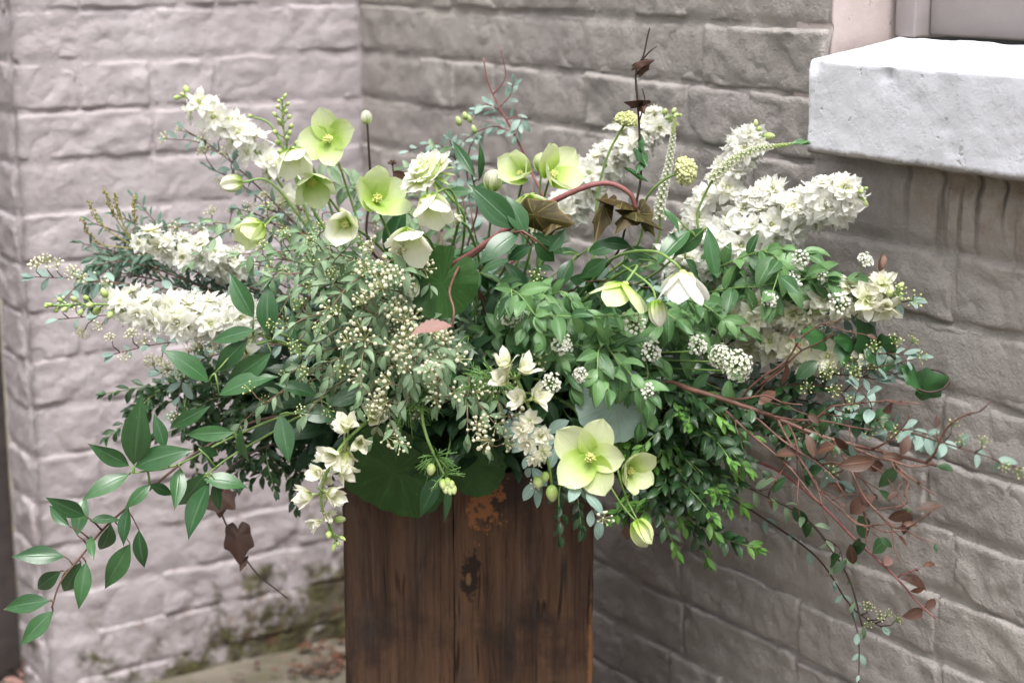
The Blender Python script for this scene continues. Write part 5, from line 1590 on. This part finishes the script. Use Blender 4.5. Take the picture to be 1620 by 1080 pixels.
tw = twiggy('burgundy stemmed twig with burgundy leaves ending lowest on the right', [(1200, 730, 1.83), (1290, 790, 1.765), (1350, 850, 1.74), (1410, 905, 1.715), (1450, 950, 1.70), (1480, 978, 1.69)], 0.0021,
            [[(1420, 915), (1440, 905), (1455, 900)]],
            [('maroon', 1425, 915, 1474, 920), ('maroon', 1462, 965, 1482, 945), ('rust', 1440, 935, 1462, 932), ('pink', 1398, 893, 1412, 880), ('maroon', 1460, 965, 1440, 975), ('darkoval', 1380, 875, 1405, 850), ('darkoval', 1360, 850, 1352, 880),
             ('darkoval', 1370, 860, 1345, 875), ('darkoval', 1370, 850, 1365, 820)], S_MAROON, ylow)
tw.done()

# ---------------------------------------------------------------- ivy
iv = Plant('ivy_vine', 'thick brown arching vine carrying dark brown ivy leaves in the top middle', 'vine', [(690, 450, 1.94), (760, 392, 1.90), (845, 336, 1.88), (915, 300, 1.865), (962, 290, 1.86), (996, 306, 1.862), (1006, 330, 1.865)], 0.0042, 0.0024, S_MAROON)
for (bx, by, tx, ty, s_) in ((845, 340, 905, 355, .9), (880, 345, 858, 368, .9), (985, 318, 942, 306, .8), (955, 325, 938, 378, .6), (1005, 335, 1055, 356, .9), (1000, 335, 970, 364, .9), (1012, 338, 1030, 375, .8)):
    px_leaf(iv, 'ivy', bx, by, 1.865, tx, ty, 1.835, s_ * 0.62, iv.rr.uniform(-1.1, 1.1), 0.2)
iv.done()
iv = Plant('ivy_vine', 'thin dark ivy vine rising straight above the flowers in front of the wall', 'vine', [(960, 420, 1.93), (990, 360, 1.87), (1006, 330, 1.865)], 0.0013, 0.0013, S_DARK)
iv.twig([W(1004, 332, 1.865), W(1014, 280, 1.865), W(1012, 215, 1.865), W(1009, 165, 1.865), W(1006, 115, 1.865), W(1018, 88, 1.865), W(1024, 60, 1.865), W(1028, 44, 1.865)], 0.0015, 0.0008)
iv.twig([W(1016, 95, 1.865), W(1030, 80, 1.86), W(1040, 73, 1.86)], 0.0011, 0.0006)
iv.twig([W(1012, 190, 1.865), W(1020, 160, 1.86), W(1016, 140, 1.86)], 0.0009, 0.0006)
for (bx, by, tx, ty) in ((1012, 160, 984, 158), (1014, 165, 1018, 178), (1012, 240, 1024, 262), (1015, 255, 1005, 272), (1014, 110, 1028, 96), (1008, 100, 1034, 92), (1010, 225, 1016, 248), (1004, 270, 1030, 285)):
    px_leaf(iv, 'ivydark' if by < 200 else 'ivygreen', bx, by, 1.865, tx, ty, 1.85, 0.45, iv.rr.uniform(-1.2, 1.2), 0.3)
iv.done()
iv = Plant('ivy_vine', 'thin dark ivy twig with brown leaves hanging left of the planter', 'vine', [(440, 700, 1.97), (360, 745, 1.96), (348, 800, 1.95), (372, 855, 1.95), (405, 905, 1.95), (455, 946, 1.95)], 0.0017, 0.0009, S_DARK)
for (bx, by, tx, ty, s_) in ((350, 790, 318, 800, 1.2), (352, 785, 372, 805, 1.3), (350, 785, 348, 820, 1.1), (375, 848, 378, 895, 1.1), (385, 885, 378, 903, .7)):
    px_leaf(iv, 'ivydark', bx, by, 1.95, tx, ty, 1.94, s_ * 0.72, iv.rr.uniform(-.5, .5), 0.9)
iv.done()
iv = Plant('ivy_vine', 'thin ivy vine with a curled glossy green leaf against the right wall', 'vine', [(1230, 540, 1.86), (1320, 535, 1.80), (1390, 550, 1.77), (1432, 580, 1.755), (1450, 605, 1.75)], 0.0013, 0.0008, S_DARK)
loop = [W(1471 + 30 * math.cos(a), 602 - 18 * math.sin(a), 1.745 + 0.01 * math.sin(a)) for a in [math.pi * (1 - 0.25 * k) for k in range(0, 8)]]
iv.twig(loop, 0.0013, 0.0011)
for (bx, by, tx, ty, s_) in ((1444, 588, 1462, 622, 1.0), (1462, 612, 1502, 598, 1.2), (1380, 545, 1362, 505, 1.0), (1385, 548, 1405, 590, 1.0), (1340, 545, 1335, 580, .9), (1395, 550, 1418, 535, 1.0), (1405, 560, 1395, 590, 1.0), (1350, 540, 1322, 532, .8), (1300, 535, 1270, 520, .8)):
    px_leaf(iv, 'ivygreen', bx, by, 1.765 if bx < 1440 else 1.745, tx, ty, 1.75 if bx < 1440 else 1.735, s_ * .8, iv.rr.uniform(-.9, .9), 0.5)
iv.done()

dl = Plant('dry_leaf', 'single dry pinkish leaf on a thin brown stalk in the dark centre', 'leaf', [(740, 420, 1.86), (712, 455, 1.76), (718, 490, 1.735), (716, 516, 1.73)], 0.0016, 0.0011, S_RED)
px_leaf(dl, 'pink', 718, 517, 1.73, 650, 522, 1.72, 0.9, 0.5, 0.4)
dl.done()
rl = Plant('dry_leaf', 'small rusty sprig sticking up beyond the cream spike on the right', 'leaf', [(1300, 500, 1.82), (1380, 450, 1.79), (1392, 430, 1.785)], 0.0012, 0.0008, S_BROWN)
px_leaf(rl, 'rust', 1392, 432, 1.785, 1398, 402, 1.78, 0.9, 0.2)
rl.done()
sd_ = Plant('seed_head', 'small brown withered seed head on a dark stem beside the wall corner', 'stem', [(640, 380, 2.04), (628, 310, 2.03), (621, 262, 2.03)], 0.0014, 0.0010, S_DARK)
sd_.put('seed_pod', cluster_mesh(10, 0.006, 0.0018, L_RUST, S_DARK, 77, 1.0), orient_z(W(621, 262, 2.03), fv(0, 1, .2), 0.9))
px_leaf(sd_, 'maroon', 622, 272, 2.03, 648, 284, 2.02, 1.0, 0.4)
sd_.done()

# ---------------------------------------------------------------- feathery leaves
def feathery(label, pts, whorls, buds):
    pl = Plant('nigella_stem', label, 'stem', pts, 0.0022, 0.0014)
    for (x, y, Y, n, L, d) in whorls:
        c = W(x, y, Y)
        mb = MB()
        D = fv(*d)
        for k in range(n):
            a = pl.rr.uniform(0, 6.28)
            t = D.orthogonal().normalized(); b = D.cross(t)
            o = (t * math.cos(a) + b * math.sin(a) + D * pl.rr.uniform(-.1, .7)).normalized()
            l = L * pl.rr.uniform(.6, 1.1)
            e = c + o * l + D * l * 0.25
            mb.tube([c, c + o * l * .5 + Vector((0, 0, -.001)), e], [.0007, .0006, .0003], 4)
            for q_ in (0.45, 0.65):
                p = c.lerp(e, q_)
                mb.tube([p, p + (o + Vector((pl.rr.uniform(-.8, .8), pl.rr.uniform(-.8, .8), pl.rr.uniform(-.8, .8)))).normalized() * l * 0.35], [.0005, .0003], 3)
        m = mb.build('feathery_leaf', [S_NIG])
        pl.put('feathery_leaf', m, Matrix.Identity(4))
    for (x, y, Y, d, s_) in buds:
        pl.put('bud', pl.rr.choice(BUD_L), orient_z(W(x, y, Y), fv(*d), s_))
    pl.done()
S_NIG = stem_mat('thread_leaf_green', (0.10, 0.22, 0.05), (0.16, 0.30, 0.08))
feathery('pale green stem with thread leaves and a knot of green buds over the planter front', [(680, 600, 1.88), (668, 650, 1.79), (675, 690, 1.765), (690, 725, 1.76), (703, 752, 1.76)],
         [(690, 722, 1.762, 26, 0.026, (0.1, -.5, .6)), (703, 750, 1.76, 7, 0.022, (.2, -.4, .6))],
         [(683, 732, 1.755, (-.1, -.9, .3), 1.25)] + [(703 + dx, 757 + dy, 1.752, (.15, -.7, .6), 0.95) for dx, dy in ((-4, 0), (4, -2), (10, 2), (0, 7), (7, 9), (13, 8), (4, 4))])
feathery('bright green thread leaves in the shade behind the hanging bud sprays', [(720, 600, 1.92), (690, 610, 1.83), (650, 640, 1.81)], [(650, 640, 1.80, 34, 0.036, (.4, -.7, .5)), (670, 620, 1.81, 22, 0.03, (.3, -.5, .5))], [])
feathery('thread leaves left of the creamy trumpet florets', [(760, 640, 1.92), (780, 610, 1.80), (775, 580, 1.78)], [(782, 600, 1.785, 34, 0.032, (-.3, -.2, .7)), (745, 610, 1.80, 26, 0.03, (.3, -.2, .7))], [])

spray('acacia_branch', 'grey green feathery branch', B, 'feathery branches at far left',
      [(145, 352, 2.04), (185, 340, 2.05), (130, 385, 2.04), (165, 430, 2.03), (230, 365, 2.06), (150, 400, 2.03)], 'fern', None, gap=0.0075, size=1.05, smat=S_BROWN, mid=(420, 490), lift=6, f0=0.52, ang=48, twigs=2, droop=0.1)
for i, (x, y, lab) in enumerate(((140, 318, 'leftmost of the yellow budded sprigs above the feathery leaves'), (165, 300, 'tallest yellow budded sprig second from left above the feathery leaves'), (180, 305, 'yellow budded sprig third from left above the feathery leaves'), (213, 310, 'rightmost yellow budded sprig above the feathery leaves'), (128, 345, 'lowest yellow budded sprig over the feathery leaves'))):
    pl = Plant('budded_sprig', lab, 'sprig', [(300, 470, 2.05), (225, 400, 2.05), (x * .7 + 215 * .3, y + 40, 2.045), (x, y, 2.04)], 0.0013, 0.0006, S_BROWN)
    for k in range(26):
        p, t = pl.at(0.78 + 0.219 * k / 26)
        d = Vector((pl.rr.uniform(-1, 1), pl.rr.uniform(-1, 1), pl.rr.uniform(-.2, 1))).normalized()
        V, Fc, UV = ball_geo(0.0013, 1.2, 5, 4)
        pl.stem.add([(p + d * 0.0028) + Vector(v) for v in V], Fc, UV)
    pl.smat = stem_mat('olive_bud_sprig', (0.20, 0.18, 0.04), (0.30, 0.27, 0.08)) if i == 0 else bpy.data.materials['olive_bud_sprig']
    pl.done()
gs = Plant('grevillea_sprig', 'blue green needle leaved sprig on a pink stem before the wall top middle', 'sprig', [(860, 360, 2.08), (835, 260, 2.10), (812, 210, 2.10), (790, 170, 2.10), (772, 130, 2.10), (765, 92, 2.10)], 0.0022, 0.0008, S_MAROON)
for pth in ([(812, 210), (780, 200), (745, 215), (722, 235)], [(795, 178), (770, 165), (750, 175)], [(790, 170), (808, 150), (812, 132)], [(800, 190), (825, 185), (815, 215)], [(780, 150), (800, 120), (790, 72)]):
    p = gs.twig([W(x, y, 2.10 - .004 * i) for i, (x, y) in enumerate(pth)], 0.0009, 0.0005)
    if pth[-1][1] > 100: gs.leaves('euc', 0.15, 1.0, 0.008, True, 45, 0.62, 0.1, path=p)
for (x, y, s_) in ((738, 190, 1.0), (728, 200, 1.0), (745, 195, .8), (752, 212, .9)):
    gs.put('bud', gs.rr.choice(BUD_L), orient_z(W(x, y, 2.09), fv(-.3, 1, .2), s_))
gs.done()
spray('eucalyptus_branch', 'x', B, None, [(712, 222, 2.08, 'blue green leafy tip left of the needle leaved sprig'), (735, 255, 2.06, 'blue green leafy tip just below the needle leaved sprig'), (1100, 470, 1.86, 'blue green leafy tip between white bell and right white spikes')], 'euc', None, gap=0.016, size=0.8, mid=(760, 450), lift=10, f0=0.6)

spray('twig_branch', 'dark oval leaved twig', B, 'dark oval leaved twigs at right',
      [(1235, 640, 1.80), (1265, 705, 1.77), (1205, 745, 1.80), (1330, 705, 1.75), (1395, 670, 1.73), (1300, 610, 1.79)],
      'darkoval', None, gap=0.014, size=0.78, smat=S_RED, mid=(1060, 630), lift=4, f0=0.5, ang=50, twigs=2, droop=0.2)

# extra dark greens that close the arrangement's outline
spray('ruscus_branch', 'dark glossy leaved branch', B, 'dark filler branches',
      [(640, 420, 1.98), (740, 440, 1.93), (880, 400, 1.98), (1000, 440, 1.95), (1080, 470, 1.93), (560, 520, 1.93), (740, 540, 1.88), (860, 570, 1.87), (1020, 590, 1.88), (640, 560, 1.90), (480, 560, 1.95), (760, 660, 1.90), (900, 660, 1.88), (480, 480, 1.98), (560, 440, 1.99), (1090, 600, 1.88), (1160, 480, 1.92), (560, 690, 1.92), (1150, 620, 1.86)],
      'ruscus', None, gap=0.028, size=0.72, smat=S_GREEN, mid=(760, 580), lift=20, f0=0.5, ang=52, twigs=1)

# ---------------------------------------------------------------- dry litter on the paving
def litter(label, spots):
    for (x, y, k) in spots:
        up = -(y - 540) / FPX
        d = Vector(((x - 810) / FPX, CP + up * SP, -SP + up * CP))
        p = CAM + d * (-(CAM_H - 0.012) / d.z)
        me = R.choice(LV['rust'] if k == 0 else LV['maroon'] if k == 1 else LV['pink'])
        a = R.uniform(0, 6.28)
        o = link('fallen_leaf', me, None, orient(p, Vector((math.cos(a), math.sin(a), R.uniform(-.1, .35))), Vector((R.uniform(-.7, .7), R.uniform(-.7, .7), 1)), R.uniform(0.55, 1.0)))
        tag(o, label, 'leaf', 'dry leaves fallen by the wall' if 'planter' in label else 'dry leaves at bottom left')
litter('dry red brown leaf lying in the heap on the paving left of the planter', [(R.uniform(470, 560), R.uniform(1000, 1072), R.choice((0, 0, 0, 1))) for _ in range(64)] + [(470, 1050, 0), (440, 1062, 0), (390, 1068, 0), (410, 1045, 1), (360, 1072, 0)])
litter('dry leaf fallen at the foot of the pier at the bottom left corner', [(R.uniform(-20, 45), R.uniform(1035, 1079), R.choice((0, 1, 2))) for _ in range(10)])
